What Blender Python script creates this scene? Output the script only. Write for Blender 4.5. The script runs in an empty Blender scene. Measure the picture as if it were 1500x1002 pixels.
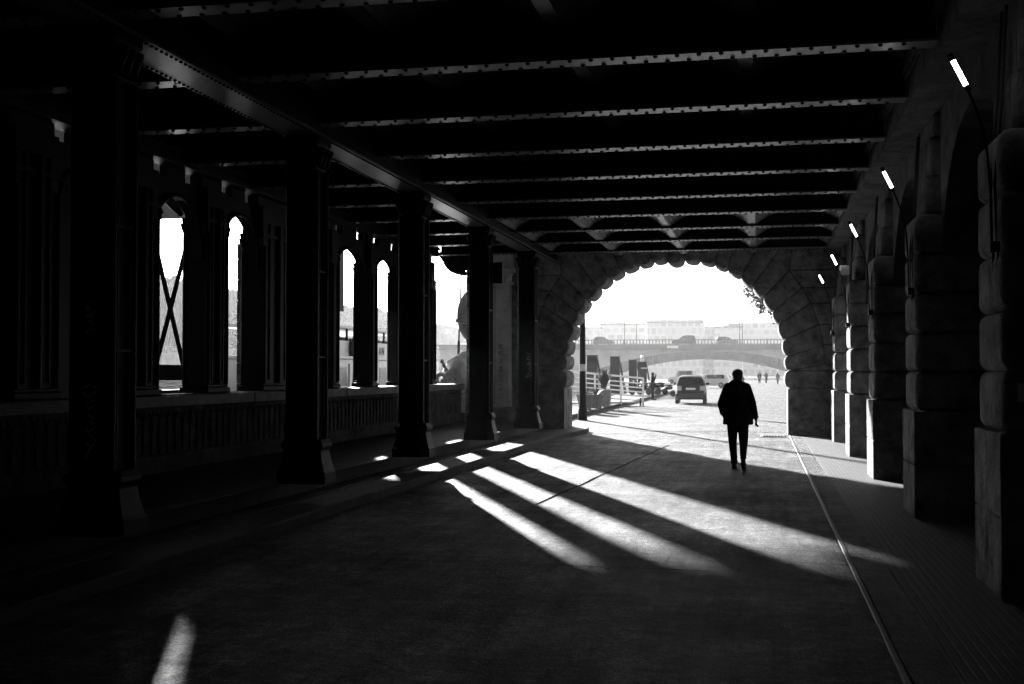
import bpy, bmesh, math, random
from mathutils import Vector, Matrix
R = math.radians
S = bpy.context.scene
COL = S.collection
rnd = random.Random(7)

# ------------------------------------------------------------------ camera geometry
CAM = Vector((0, 0, 1.75)); F = 1750.0
YAW, PITCH = R(11.6872), R(1.40756)

# sun: ahead and to the left of the passage, low
SUN_AZ, SUN_EL = math.atan(.43), math.atan(.20)

# ------------------------------------------------------------------ materials
def _pos(nt):
    return nt.nodes.new('ShaderNodeNewGeometry').outputs['Position']
def _noise(nt, vec, scale, detail=4, rough=.6, stretch=None):
    n = nt.nodes.new('ShaderNodeTexNoise'); n.inputs['Scale'].default_value = scale
    n.inputs['Detail'].default_value = detail; n.inputs['Roughness'].default_value = rough
    if stretch:
        m = nt.nodes.new('ShaderNodeMapping'); m.inputs['Scale'].default_value = stretch
        nt.links.new(vec, m.inputs['Vector']); vec = m.outputs['Vector']
    nt.links.new(vec, n.inputs['Vector']); return n.outputs['Fac']
def _range(nt, fac, a, b, lo=.3, hi=.7):
    m = nt.nodes.new('ShaderNodeMapRange')
    for k, v in (('From Min', lo), ('From Max', hi), ('To Min', a), ('To Max', b)): m.inputs[k].default_value = v
    nt.links.new(fac, m.inputs['Value']); return m.outputs['Result']
def _math(nt, op, a, b):
    m = nt.nodes.new('ShaderNodeMath'); m.operation = op
    for i, v in enumerate((a, b)):
        if isinstance(v, (int, float)): m.inputs[i].default_value = v
        else: nt.links.new(v, m.inputs[i])
    return m.outputs[0]
def _grey(c):
    return (c, c, c, 1)
def new_mat(name):
    m = bpy.data.materials.new(name); m.use_nodes = True
    return m, m.node_tree, m.node_tree.nodes['Principled BSDF']
def _bump(nt, b, fac, strength, dist):
    n = nt.nodes.new('ShaderNodeBump'); n.inputs['Strength'].default_value = strength
    n.inputs['Distance'].default_value = dist
    nt.links.new(fac, n.inputs['Height']); nt.links.new(n.outputs['Normal'], b.inputs['Normal'])
def mat(name, v, rough=.7, var=.35, scale=3., bump=.25, bscale=30., bdist=.01, spec=.5, metal=0., stretch=None):
    m, nt, b = new_mat(name)
    p = _pos(nt)
    f = _noise(nt, p, scale, 5, .65, stretch)
    nt.links.new(_range(nt, f, v*(1-var), v*(1+var)), b.inputs['Base Color'])
    b.inputs['Roughness'].default_value = rough; b.inputs['Metallic'].default_value = metal
    b.inputs['Specular IOR Level'].default_value = spec
    if bump: _bump(nt, b, _noise(nt, p, bscale, 8, .7), bump, bdist)
    return m
def emit(name, v, s):
    m, nt, b = new_mat(name)
    b.inputs['Base Color'].default_value = _grey(v)
    b.inputs['Emission Color'].default_value = (1, 1, 1, 1); b.inputs['Emission Strength'].default_value = s
    return m

M = {}
M['iron'] = mat('painted_iron', .008, .55, .5, 4, .2, 30, .008, .12)
M['iron_arcade'] = mat('arcade_iron', .007, .55, .4, 2, .15, 50, .004, .18)
M['flange'] = mat('bounce_lit_iron', .13, .30, .4, 1.6, .14, 45, .004, .5)  # iron paled to stand in for bounce light on girder undersides
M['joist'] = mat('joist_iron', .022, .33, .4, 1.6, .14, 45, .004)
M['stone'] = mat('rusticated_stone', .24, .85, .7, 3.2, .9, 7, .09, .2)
M['stone_dark'] = mat('dark_stone', .09, .85, .7, 3., .9, 7, .09, .2)  # darker version of the rusticated stone
M['stone_pale'] = mat('pale_stone', .55, .8, .3, 3, .4, 30, .01, .3)
M['coping'] = mat('coping_stone', .26, .7, .3, 4, .35, 40, .01, .3)
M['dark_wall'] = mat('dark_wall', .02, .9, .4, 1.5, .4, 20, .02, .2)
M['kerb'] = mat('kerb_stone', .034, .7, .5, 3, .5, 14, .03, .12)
M['kerb_line'] = mat('worn_kerb_line', .24, .5, .3, 5, .25, 60, .004, .4)
M['seam'] = mat('tar_seam', .004, .95, .3, 5, .1, spec=.0)
M['black'] = mat('black_paint', .01, .5, .3, 5, .1)
M['white_metal'] = mat('white_metal', .8, .4, .06, 5, .03)
M['grey_metal'] = mat('grey_metal', .22, .45, .2, 5, .1)
M['coat'] = mat('dark_cloth', .012, .95, .4, 14, .4, 120, .004, .1)
M['trousers'] = mat('trouser_cloth', .018, .95, .4, 14, .4, 120, .004, .1)
M['skin'] = mat('skin', .16, .6, .1, 12, .05)
M['hair'] = mat('hair', .02, .7, .4, 60, .4, 160, .004)
M['shoe'] = mat('shoe_leather', .012, .5, .2, 20, .1)
M['cloth_mid'] = mat('grey_cloth', .06, .9, .3, 14, .3, 100, .004, .1)
M['cloth_pale'] = mat('pale_cloth', .4, .9, .2, 14, .3, 100, .004, .1)
M['car_dark'] = mat('dark_car_paint', .008, .35, .1, 2, 0, spec=.2)
M['car_pale'] = mat('pale_car_paint', .6, .25, .05, 2, 0)
M['car_mid'] = mat('grey_car_paint', .12, .25, .1, 2, 0)
M['glass'] = mat('dark_glass', .003, .12, .1, 2, 0, spec=.3)
M['tyre'] = mat('tyre_rubber', .012, .8, .2, 10, .1)
M['rim'] = mat('wheel_rim', .35, .35, .1, 6, 0)
M['lens'] = mat('tail_lens', .5, .2, .1, 8, 0)
M['plate'] = mat('plate_white', .9, .5, .05, 8, 0)
M['graffiti'] = mat('graffiti_paint', .8, .7, .3, 14, .1)
M['pot'] = mat('clay_pot', .16, .8, .3, 8, .3)
M['leaf'] = mat('leaf_green', .09, .6, .5, 9, 0)
M['bark'] = mat('bark', .06, .9, .4, 6, .6, 14, .03)
M['far_wood'] = mat('wooded_slope', .055, .95, .5, .05, .5, .12, 3., .1)
M['boat_white'] = mat('boat_white', .75, .4, .08, 2, .03)
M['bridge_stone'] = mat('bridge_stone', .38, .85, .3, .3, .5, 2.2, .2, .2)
M['bridge_ring'] = mat('bridge_voussoir_stone', .10, .85, .5, .6, .5, 2, .2, .2)  # darker stone of the arch ring
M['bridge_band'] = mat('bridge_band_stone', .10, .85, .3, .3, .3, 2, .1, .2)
M['facade_roof'] = mat('zinc_roof', .2, .6, .2, .1, 0)
M['tube_glow'] = emit('lit_tube', .8, 4.0)
M['name_paint'] = mat('dark_lettering', .02, .6, .1, 5, 0)

def asphalt(name, lo, hi, rough=.6):
    m, nt, b = new_mat(name); p = _pos(nt)
    big = _noise(nt, p, .5, 6, .68)
    stk = _noise(nt, p, 1., 8, .75, (5.2, .5, 1))
    crs = _noise(nt, p, 1.3, 8, .8, (1.2, 5.5, 1))
    fine = _noise(nt, p, 60, 3, .7)
    mid = _noise(nt, p, 9, 8, .78)
    f = _math(nt, 'ADD', _math(nt, 'ADD', _math(nt, 'MULTIPLY', big, .4), _math(nt, 'MULTIPLY', stk, .35)), _math(nt, 'MULTIPLY', crs, .25))
    c = _range(nt, f, lo, hi, .41, .60)
    c = _math(nt, 'MULTIPLY', c, _range(nt, fine, .1, 1.9, .35, .65))
    c = _math(nt, 'MULTIPLY', c, _range(nt, mid, .35, 1.65, .34, .66))
    c = _math(nt, 'MULTIPLY', c, _range(nt, _noise(nt, p, 2.4, 9, .82), .3, 1.7, .37, .63))
    vo_ = nt.nodes.new('ShaderNodeTexVoronoi'); vo_.inputs['Scale'].default_value = 3.2; nt.links.new(p, vo_.inputs['Vector'])
    c = _math(nt, 'ADD', c, _math(nt, 'MULTIPLY', _math(nt, 'LESS_THAN', vo_.outputs['Distance'], .055), .22 if rough > .69 else 0.))
    nt.links.new(c, b.inputs['Base Color'])
    nt.links.new(_range(nt, f, rough+.16, rough-.12, .4, .6), b.inputs['Roughness'])
    h = _math(nt, 'ADD', _math(nt, 'MULTIPLY', fine, .15), mid)
    _bump(nt, b, h, 1., .09)
    b.inputs['Specular IOR Level'].default_value = .12
    return m
M['road'] = asphalt('road_asphalt', .012, .17, .7)
M['quay'] = asphalt('quay_asphalt', .07, .115, .7)
M['pave'] = asphalt('pavement_asphalt', .018, .06, .65)
M['patch'] = asphalt('asphalt_patch', .02, .035, .62)

def bricks(name, v, mortar, w, h, axis='YX', bump=.35, rough=.6, msize=.012):
    m, nt, b = new_mat(name); p = _pos(nt)
    sep = nt.nodes.new('ShaderNodeSeparateXYZ'); nt.links.new(p, sep.inputs[0])
    cmb = nt.nodes.new('ShaderNodeCombineXYZ')
    nt.links.new(sep.outputs[axis[0]], cmb.inputs[0]); nt.links.new(sep.outputs[axis[1]], cmb.inputs[1])
    t = nt.nodes.new('ShaderNodeTexBrick'); nt.links.new(cmb.outputs[0], t.inputs['Vector'])
    t.inputs['Scale'].default_value = 1; t.inputs['Brick Width'].default_value = w; t.inputs['Row Height'].default_value = h
    t.inputs['Mortar Size'].default_value = msize; t.inputs['Mortar Smooth'].default_value = .4
    t.inputs['Color1'].default_value = _grey(v*.8); t.inputs['Color2'].default_value = _grey(v*1.2); t.inputs['Mortar'].default_value = _grey(mortar)
    bw = nt.nodes.new('ShaderNodeRGBToBW'); nt.links.new(t.outputs['Color'], bw.inputs[0])
    n = _noise(nt, p, 6, 5, .6)
    nt.links.new(_math(nt, 'MULTIPLY', bw.outputs[0], _range(nt, n, .6, 1.4)), b.inputs['Base Color'])
    inv = _math(nt, 'SUBTRACT', 1.0, t.outputs['Fac'])
    hgt = _math(nt, 'ADD', inv, _math(nt, 'MULTIPLY', _noise(nt, p, 60, 3, .6), .4))
    _bump(nt, b, hgt, bump, .012); b.inputs['Roughness'].default_value = rough
    return m
M['brick_pave'] = bricks('brick_paving', .085, .02, .23, .066, 'YX', .28, .65, .009)
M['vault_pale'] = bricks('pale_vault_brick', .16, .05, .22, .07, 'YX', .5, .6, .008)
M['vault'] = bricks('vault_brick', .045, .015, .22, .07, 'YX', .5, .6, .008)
M['facade_a'] = bricks('facade_pale', .58, .75, 4.2, 3.3, 'XZ', 0, .8, .85)
M['facade_b'] = bricks('facade_stone', .56, .7, 3.4, 3.1, 'XZ', 0, .8, .75)
M['facade_c'] = bricks('facade_render', .58, .72, 3.0, 3.6, 'XZ', 0, .8, .6)

mm, nt, b = new_mat('river_water'); p = _pos(nt)
b.inputs['Base Color'].default_value = _grey(.02); b.inputs['Roughness'].default_value = .12
_bump(nt, b, _noise(nt, p, .9, 5, .6, (1, .5, 1)), .5, .15); M['water'] = mm

# ------------------------------------------------------------------ mesh builder
class MB:
    def __init__(s): s.bm = bmesh.new()
    def face(s, pts):
        return s.bm.faces.new([s.bm.verts.new(p) for p in pts])
    def box(s, x0, x1, y0, y1, z0, z1):
        v = [s.bm.verts.new((x, y, z)) for z in (z0, z1) for x, y in ((x0, y0), (x1, y0), (x1, y1), (x0, y1))]
        for f in ((3, 2, 1, 0), (4, 5, 6, 7), (0, 1, 5, 4), (1, 2, 6, 5), (2, 3, 7, 6), (3, 0, 4, 7)):
            s.bm.faces.new([v[i] for i in f])
        return s
    def prism(s, poly, a, c, plane='xz'):
        def P(u, w, t): return (u, t, w) if plane == 'xz' else ((t, u, w) if plane == 'yz' else (u, w, t))
        va = [s.bm.verts.new(P(u, w, a)) for u, w in poly]; vc = [s.bm.verts.new(P(u, w, c)) for u, w in poly]
        n = len(poly); fs = [s.bm.faces.new(va), s.bm.faces.new(vc[::-1])]
        for i in range(n): fs.append(s.bm.faces.new((va[i], vc[i], vc[(i+1) % n], va[(i+1) % n])))
        bmesh.ops.recalc_face_normals(s.bm, faces=fs); return s
    def tube(s, pts, r, n=8, cap=True):
        pts = [Vector(p) for p in pts]; rs = r if isinstance(r, (list, tuple)) else [r]*len(pts)
        rings = []; up = Vector((.123, .31, .94))
        for i, p in enumerate(pts):
            d = (pts[min(i+1, len(pts)-1)] - pts[max(i-1, 0)]).normalized()
            x = d.cross(up)
            if x.length < 1e-3: x = d.cross(Vector((1, 0, 0)))
            x.normalize(); y = d.cross(x)
            rings.append([s.bm.verts.new(p + (x*math.cos(2*math.pi*k/n) + y*math.sin(2*math.pi*k/n))*rs[i]) for k in range(n)])
        fs = []
        for a, c in zip(rings, rings[1:]):
            for k in range(n): fs.append(s.bm.faces.new((a[k], a[(k+1) % n], c[(k+1) % n], c[k])))
        if cap: fs += [s.bm.faces.new(rings[0][::-1]), s.bm.faces.new(rings[-1])]
        bmesh.ops.recalc_face_normals(s.bm, faces=fs); return s
    def lathe(s, prof, c=(0, 0, 0), n=20, rot=0., axis='z', squ=1.):
        rings = []
        for r, h in prof:
            ring = []
            for k in range(n):
                a = 2*math.pi*k/n + rot; u, v = r*math.cos(a), r*math.sin(a)*squ
                q = (u, v, h) if axis == 'z' else ((h, u, v) if axis == 'x' else (u, h, v))
                ring.append(s.bm.verts.new((c[0]+q[0], c[1]+q[1], c[2]+q[2])))
            rings.append(ring)
        fs = []
        for a, d in zip(rings, rings[1:]):
            for k in range(n): fs.append(s.bm.faces.new((a[k], a[(k+1) % n], d[(k+1) % n], d[k])))
        fs += [s.bm.faces.new(rings[0][::-1]), s.bm.faces.new(rings[-1])]
        bmesh.ops.recalc_face_normals(s.bm, faces=fs); return s
    def ball(s, c, r, seg=14, rings=9, rot=None):
        if not isinstance(r, (tuple, list)): r = (r, r, r)
        m = Matrix.Translation(c) @ (rot.to_4x4() if rot else Matrix.Identity(4)) @ Matrix.Diagonal((*r, 1))
        bmesh.ops.create_uvsphere(s.bm, u_segments=seg, v_segments=rings, radius=1, matrix=m); return s
    def limb(s, p0, r0, p1, r1, n=12):
        s.tube([p0, p1], [r0, r1], n); s.ball(p0, r0, n, 8); s.ball(p1, r1, n, 8); return s
    def rivet(s, x, y, z, r=.018, h=.013):
        # low dome hanging below height z
        prof = [(1, 0), (.82, .55), (.45, .92)]; n = 7; rings = []
        for q, t in prof: rings.append([s.bm.verts.new((x+r*q*math.cos(2*math.pi*k/n), y+r*q*math.sin(2*math.pi*k/n), z-h*t)) for k in range(n)])
        for a, d in zip(rings, rings[1:]):
            for k in range(n): s.bm.faces.new((a[k], d[k], d[(k+1) % n], a[(k+1) % n]))
        s.bm.faces.new(rings[-1][::-1]); return s
    def build(s, name, m, parent=None, bevel=0, seg=2, smooth=False, loc=None, ang=40):
        me = bpy.data.meshes.new(name); s.bm.to_mesh(me); s.bm.free()
        me.materials.append(M[m] if isinstance(m, str) else m)
        o = bpy.data.objects.new(name, me); COL.objects.link(o)
        if parent: o.parent = parent
        if loc: o.location = loc
        if bevel:
            md = o.modifiers.new('bevel', 'BEVEL'); md.width = bevel; md.segments = seg; md.limit_method = 'ANGLE'; md.angle_limit = R(35)
            smooth = smooth or seg > 2
        if smooth:
            for p_ in me.polygons: p_.use_smooth = True
            if hasattr(me, 'set_sharp_from_angle') and not bevel: me.set_sharp_from_angle(angle=R(ang))
        return o

def tag(o, label=None, cat=None, group=None, kind=None):
    if label: o['label'] = label
    if cat: o['category'] = cat
    if group: o['group'] = group
    if kind: o['kind'] = kind
    return o
def thing(name, label, cat, loc=(0, 0, 0), rz=0., group=None):
    o = bpy.data.objects.new(name, None); COL.objects.link(o); o.empty_display_size = .2
    o.location = loc; o.rotation_euler = (0, 0, rz)
    return tag(o, label, cat, group)
def struct(o, label=None, cat=None):
    return tag(o, label, cat, None, 'structure')
def copy_tree(o, parent=None):
    c = o.copy(); COL.objects.link(c)
    if parent: c.parent = parent
    for ch in list(o.children): copy_tree(ch, c)
    return c
def dup(o, loc, label, rz=None, group=None, sc=None):
    c = copy_tree(o); c.location = loc; c['label'] = label
    if rz is not None: c.rotation_euler = (0, 0, rz)
    if group: c['group'] = group
    if sc: c.scale = (sc, sc, sc)
    return c

# ------------------------------------------------------------------ SETTING: ground, road, pavements, water
g = MB(); g.box(-9.2, 700, -60, 900, -1.2, -.004)
struct(g.build('ground', 'quay'), 'pale sunlit asphalt of the quay beyond the arch', 'ground')
# road under the bridge, cut fine enough to carry a slight unevenness
r = MB(); nx, ny = 24, 120
vv = [[r.bm.verts.new((-5.1 + 5.87*i/nx, -30 + 65.5*j/ny, .004 + .003*math.sin(i*1.1+j*.7)*math.sin(j*.43))) for i in range(nx+1)] for j in range(ny+1)]
for j in range(ny):
    for i in range(nx): r.bm.faces.new((vv[j][i], vv[j][i+1], vv[j+1][i+1], vv[j+1][i]))
struct(r.build('road', 'road', smooth=True), 'dark worn asphalt roadway running under the bridge', 'road')
# right-hand pavement: stone edge, smooth band, brick paving
struct(MB().box(.785, .822, -30, 33.3, -.05, .018).build('kerb', 'kerb_line', bevel=.004), 'thin pale edging stone between road and brick pavement', 'kerb')
struct(MB().box(.834, 1.10, -30, 33.3, -.05, .016).build('pavement', 'pave'), 'smooth asphalt band beside the brick paving', 'pavement')
struct(MB().box(1.104, 3.4, -30, 33.3, -.05, .020).build('brick_pavement', 'brick_pave'), 'brick paved pavement in front of the stone piers', 'pavement')
# left-hand lower pavement with rounded end, and the raised platform
poly = [(-6.0, -30), (-5.68, -30), (-5.68, 30.2), (-5.45, 31.6), (-5.35, 33.4), (-6.0, 33.4)]
struct(MB().prism(poly, -.05, .132, 'xy').build('lower_pavement', 'pave', bevel=.01), 'narrow lower pavement strip below the column platform', 'pavement')
poly = [(-5.676, -30), (-5.1, -30), (-5.1, 29.6), (-5.02, 31), (-4.86, 32.4), (-4.78, 33.6), (-4.84, 34.4), (-5.1, 35.0), (-5.8, 35.3), (-6.9, 35.4), (-6.9, 34.95), (-5.34, 34.95), (-5.34, 33.4), (-5.446, 31.6), (-5.676, 30.2)]
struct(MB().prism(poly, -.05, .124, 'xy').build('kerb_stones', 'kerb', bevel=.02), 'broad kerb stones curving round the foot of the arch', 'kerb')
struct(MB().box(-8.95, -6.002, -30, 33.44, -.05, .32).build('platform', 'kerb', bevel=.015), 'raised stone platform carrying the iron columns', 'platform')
# seams and patches in the asphalt
def strip(name, pts, w, m, z=.0095):
    q = MB(); L = [Vector(p) for p in pts]
    for a, c in zip(L, L[1:]):
        d = (c-a).normalized(); nrm = Vector((-d.y, d.x))*w/2
        q.face([(a.x-nrm.x, a.y-nrm.y, z), (a.x+nrm.x, a.y+nrm.y, z), (c.x+nrm.x, c.y+nrm.y, z), (c.x-nrm.x, c.y-nrm.y, z)])
    bmesh.ops.recalc_face_normals(q.bm, faces=q.bm.faces)
    if q.bm.faces[:][0].normal.z < 0: bmesh.ops.reverse_faces(q.bm, faces=q.bm.faces)
    return struct(q.build(name, m))
pts = [(-2.86 + .77*t/9 + rnd.uniform(-.03, .03), 15.4 + 13.0*t/9) for t in range(10)]
strip('road_seam', pts, .035, 'seam')
pts = [(-4.3 + 3.9*t/14, 10.62 + rnd.uniform(-.02, .02)) for t in range(15)]
strip('road_seam', pts, .03, 'seam')
strip('road_gutter', [(-4.7, 34.9), (-2, 35.1), (1.0, 35.2), (3, 35.2)], .35, 'patch')
# quay edge outside, quay wall, river
struct(MB().box(-9.4, -6.75, 35.6, 420, -.1, .16).build('quay_edge', 'kerb', bevel=.03), 'low stone edge of the quay beside the river', 'quay')
struct(MB().box(-9.6, -9.21, -60, 900, -7, .10).build('quay_wall', 'stone'), 'stone quay wall dropping to the river', 'quay')
struct(MB().box(-1500, -9.5, -300, 1500, -6, -3.2).build('river', 'water'), 'bright river water beyond the arcade', 'water')

# ------------------------------------------------------------------ BRIDGE OVERHEAD
# deck slab over the quay and over the river
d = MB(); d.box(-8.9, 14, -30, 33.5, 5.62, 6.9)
slab = thing('bridge_deck', 'dark bridge deck roofing the whole passage and reaching out over the river, with unseen slabs added to stop sunlight', 'bridge deck', (0, 0, 0))
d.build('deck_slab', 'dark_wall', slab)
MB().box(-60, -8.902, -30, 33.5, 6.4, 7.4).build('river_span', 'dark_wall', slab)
MB().box(-14.6, -8.42, 33.1, 33.5, 6.2, 6.38).build('fascia_sun_stop', 'iron', slab, bevel=.02)
MB().box(-18.7, -8.42, 33.52, 50, 8.34, 11).build('sun_stop_slab', 'dark_wall', slab)  # unseen slab added to cut off the ends of the sun strips
MB().box(-14.6, -12.45, 33.12, 33.48, 4.88, 6.198).build('fascia_sun_stop', 'iron', slab, bevel=.02)  # unseen edge piece added to stop a stray patch of sun
MB().box(-16.4, -15.66, 33.1, 33.5, 4.88, 6.38).build('fascia_sun_stop', 'iron', slab, bevel=.02)  # unseen edge piece added to keep sun off the platform
# brick jack arches between the joists
XJ = [-5.55, -3.85, -2.02, -.14, 1.9]
def vault(y0, y1, zs, rise, label, m='vault'):
    v = MB()
    for a, c in zip(XJ, XJ[1:]):
        n = 14; row0 = []; row1 = []
        for i in range(n+1):
            t = i/n; x = a + .07 + (c-a-.14)*t; z = zs + rise*math.sin(math.pi*t)**.8
            row0.append(v.bm.verts.new((x, y0, z))); row1.append(v.bm.verts.new((x, y1, z)))
        for i in range(n): v.bm.faces.new((row0[i], row1[i], row1[i+1], row0[i+1]))
    tag(v.build('vaulted_ceiling', m, smooth=True, ang=70), label, 'ceiling')
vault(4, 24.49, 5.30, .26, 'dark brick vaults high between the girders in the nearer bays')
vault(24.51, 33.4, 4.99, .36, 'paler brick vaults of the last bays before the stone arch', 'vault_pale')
where = ['nearest the iron columns', 'along the middle of the ceiling', 'nearest the stone piers']
for i, x in enumerate(XJ[1:4]):
    for y0, y1, z, m_, tx in ((4, 24.4, 5.27, 'joist', 'dark ceiling joist of the nearer bays, '), (24.6, 33.3, 5.0, 'flange', 'pale ceiling joist of the last bays, ')):  # last-bay joists reuse the iron paled for reflected light
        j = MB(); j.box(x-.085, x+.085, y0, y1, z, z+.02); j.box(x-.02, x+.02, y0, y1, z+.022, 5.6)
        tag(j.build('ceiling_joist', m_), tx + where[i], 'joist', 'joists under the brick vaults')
# cross girders
def girder_part(root):
    f = MB(); f.box(-8.6, 1.71, -.14, .14, 4.95, 4.975)
    f.build('bottom_flange', 'flange', root)
    q = MB(); x = -8.5; k = 0
    while x < 1.55:
        q.rivet(x, -.09, 4.9497, .026, .02); q.rivet(x+.11, .09, 4.9497, .026, .02); x += .22
    w = q; w.box(-8.6, 1.71, -.015, .015, 4.977, 5.6)
    w.prism([(-.11, 4.977), (-.017, 4.977), (-.017, 5.07), (-.03, 5.07), (-.04, 4.995), (-.11, 4.99)], -8.6, 1.71, 'yz')
    w.prism([(.11, 4.977), (.017, 4.977), (.017, 5.07), (.03, 5.07), (.04, 4.995), (.11, 4.99)], -8.6, 1.71, 'yz')
    w.build('web_and_rivets', 'iron', root)  # mesh holds the web, its angle bars and the flange rivets
YG = [9.75 + 2.46*k for k in range(10)]
ordn = ['nearest', 'second', 'third', 'fourth', 'fifth', 'sixth', 'seventh', 'eighth', 'ninth', 'farthest']
g0 = thing('cross_girder', 'nearest riveted cross girder, cut by the top of the photo', 'girder', (0, YG[0], 0), 0, 'cross girders of the ceiling')
girder_part(g0)
for k, y in enumerate(YG[1:], 1):
    dup(g0, (0, y, 0), '%s riveted cross girder counted from the viewer%s' % (ordn[k], ', just before the arch wall' if k == 9 else (', ending above an iron column' if k % 2 == 0 else ', midway between two iron columns')))
# the long girder over the columns
lg = thing('long_girder', 'broad riveted girder running along the tops of the iron columns', 'girder', (-5.73, 0, 4.78))
MB().box(-.25, .25, 3, 33.3, 0, .028).build('bottom_flange', 'flange', lg)
q = MB(); y = 4.
while y < 33.2:
    q.rivet(-.205, y, -.0003, .02, .018); q.rivet(.205, y, -.0003, .02, .018); y += .096
w = q; w.box(-.16, -.13, 3, 33.3, .03, .8); w.box(.13, .16, 3, 33.3, .03, .8); w.box(-.235, -.162, 3, 33.3, .03, .05); w.box(.162, .235, 3, 33.3, .03, .05)
w.build('web_and_rivets', 'iron', lg)  # flange rivets share this mesh with the web plates
# second long strip over the aisle (edge beam over the arcade)
eb = MB(); eb.box(-8.95, -8.62, -30, 31.75, 4.90, 5.6); eb.box(-9.0, -8.57, -30, 31.75, 5.08, 5.14)
tag(eb.build('edge_beam', 'iron_arcade', bevel=.01), 'dark iron beam along the top of the river arcade', 'beam')
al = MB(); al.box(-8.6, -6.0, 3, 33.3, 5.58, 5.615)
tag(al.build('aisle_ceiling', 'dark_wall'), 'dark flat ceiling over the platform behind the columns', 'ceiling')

# ------------------------------------------------------------------ IRON COLUMNS
def column():
    t = thing('iron_column', 'x', 'column', (-5.73, 14.6, .32), 0, 'iron columns on the raised platform')
    # base: square foot, swept taper, ring
    bs = MB(); prof = [(.43, 0), (.43, .13), (.405, .16), (.355, .30), (.335, .40), (.345, .43), (.375, .46), (.375, .50), (.345, .53), (.32, .56)]
    pts8 = [(1, .62), (.62, 1), (-.62, 1), (-1, .62), (-1, -.62), (-.62, -1), (.62, -1), (1, -.62)]
    rings = [[bs.bm.verts.new((px*rr*.76, py*rr*.76, h)) for px, py in pts8] for rr, h in prof]
    for a, c in zip(rings, rings[1:]):
        for k in range(8): bs.bm.faces.new((a[k], a[(k+1) % 8], c[(k+1) % 8], c[k]))
    bs.bm.faces.new(rings[0][::-1]); bs.bm.faces.new(rings[-1])
    bmesh.ops.recalc_face_normals(bs.bm, faces=bs.bm.faces)
    bs.build('base', 'iron', t, bevel=.006)
    sh = MB(); sh.box(-.175, .175, -.175, .175, .56, 4.02)
    for sx in (-1, 1):
        for sy in (-1, 1):
            sh.tube([(sx*.175, sy*.175, .56), (sx*.175, sy*.175, 4.02)], .045, 10)
        sh.box(sx*.177, sx*.2, -.11, -.09, .62, 3.95); sh.box(sx*.177, sx*.2, .09, .11, .62, 3.95)
        sh.box(-.11, -.09, sx*.177, sx*.2, .62, 3.95); sh.box(.09, .11, sx*.177, sx*.2, .62, 3.95)
    for z in (1.6, 2.7): sh.box(-.205, .205, -.205, .205, z, z+.03)
    sh.build('shaft', 'iron', t, smooth=True)
    cp = MB()
    prof = [(.235, 4.02), (.26, 4.05), (.235, 4.08), (.22, 4.12), (.235, 4.22), (.30, 4.34), (.33, 4.36), (.33, 4.42), (.30, 4.45), (.30, 4.46)]
    cp.lathe(prof, n=4, rot=math.pi/4, c=(0, 0, 0))
    for a in range(4):   # leaves curling out under the top slab
        for off in (-.13, 0, .13):
            ca, sa = math.cos(a*math.pi/2), math.sin(a*math.pi/2)
            P = [(.19, 4.08), (.22, 4.2), (.27, 4.29), (.29, 4.27)]
            cp.tube([(ca*u - sa*off, sa*u + ca*off, z) for u, z in P], [.05, .05, .045, .025], 8)
    cp.build('capital', 'iron', t, bevel=.006)
    return t
c0 = column()
YC = [9.7, 14.6, 19.5, 24.5, 29.7]
clab = ['nearest iron column at the left, black, with two faint white graffiti tags',
        'second black iron column from the left, before the twin arched openings',
        'third black iron column, standing in front of the boat seen through the arcade',
        'fourth black iron column with a dark panel fixed high on it',
        'farthest black iron column, beside the stone arch with a small white tag']
cols = [c0]; c0['label'] = clab[1]
cols = {}
cols[1] = c0
for i in (0, 2, 3, 4): cols[i] = dup(c0, (-5.73, YC[i], .32), clab[i])
# graffiti tags as strokes on the column faces
def scribble(parent, strokes, y, m='graffiti', x0=0., z0=0., sx=1., sz=1., w=.018):
    q = MB()
    for st in strokes:
        q.tube([(x0+u*sx, y, z0+z*sz) for u, z in st], w/2, 6)
    return q.build('graffiti_tag', m, parent)
# letter-like strokes climbing the face
tag1 = [[(-.05, 1.0), (.05, .94), (-.05, .90), (.06, .84), (-.04, .82)], [(-.05, .78), (.06, .76), (.0, .68), (.07, .66), (-.05, .62)], [(-.03, .58), (.05, .60), (.07, .52), (.0, .46), (.06, .42)],
        [(.05, .40), (-.06, .15), (.08, .26)]]
tag2 = [[(-.08, 1.0), (.0, 1.04), (.08, 1.0), (.06, .92), (-.05, .86), (-.1, .92)], [(-.02, .88), (.02, .78), (.07, .80)], [(-.05, .74), (-.02, .66), (.05, .72), (.04, .60)], [(-.04, .56), (.06, .52), (.0, .44), (.05, .42)],
        [(-.06, .38), (-.03, .28), (.05, .36), (.06, .26)], [(.0, .24), (.07, .16), (.03, .06), (-.04, .10)], [(.02, .06), (-.06, -.12)]]
scribble(cols[0], tag1, -.205, x0=-.02, z0=1.72, sx=.7, sz=.32)
scribble(cols[0], tag2, -.205, x0=-.0, z0=.74, sx=.75, sz=.55)
scribble(cols[4], tag1, -.205, x0=.05, z0=1.15, sx=1.0, sz=.75, w=.014)

# dark panel on column four
pn = thing('notice_panel', 'dark flat panel fixed high on the fourth iron column, seen from behind', 'panel', (-5.70, 24.75, 3.83))
MB().box(-.40, .37, 0, .05, -.21, .24).build('board', 'black', pn, bevel=.008)
pb = MB(); pb.box(-.44+.1, .3, -.03, -.002, -.1, -.06); pb.box(-.34, .3, -.03, -.002, .1, .14); pb.build('clamp', 'iron', pn)

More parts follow.
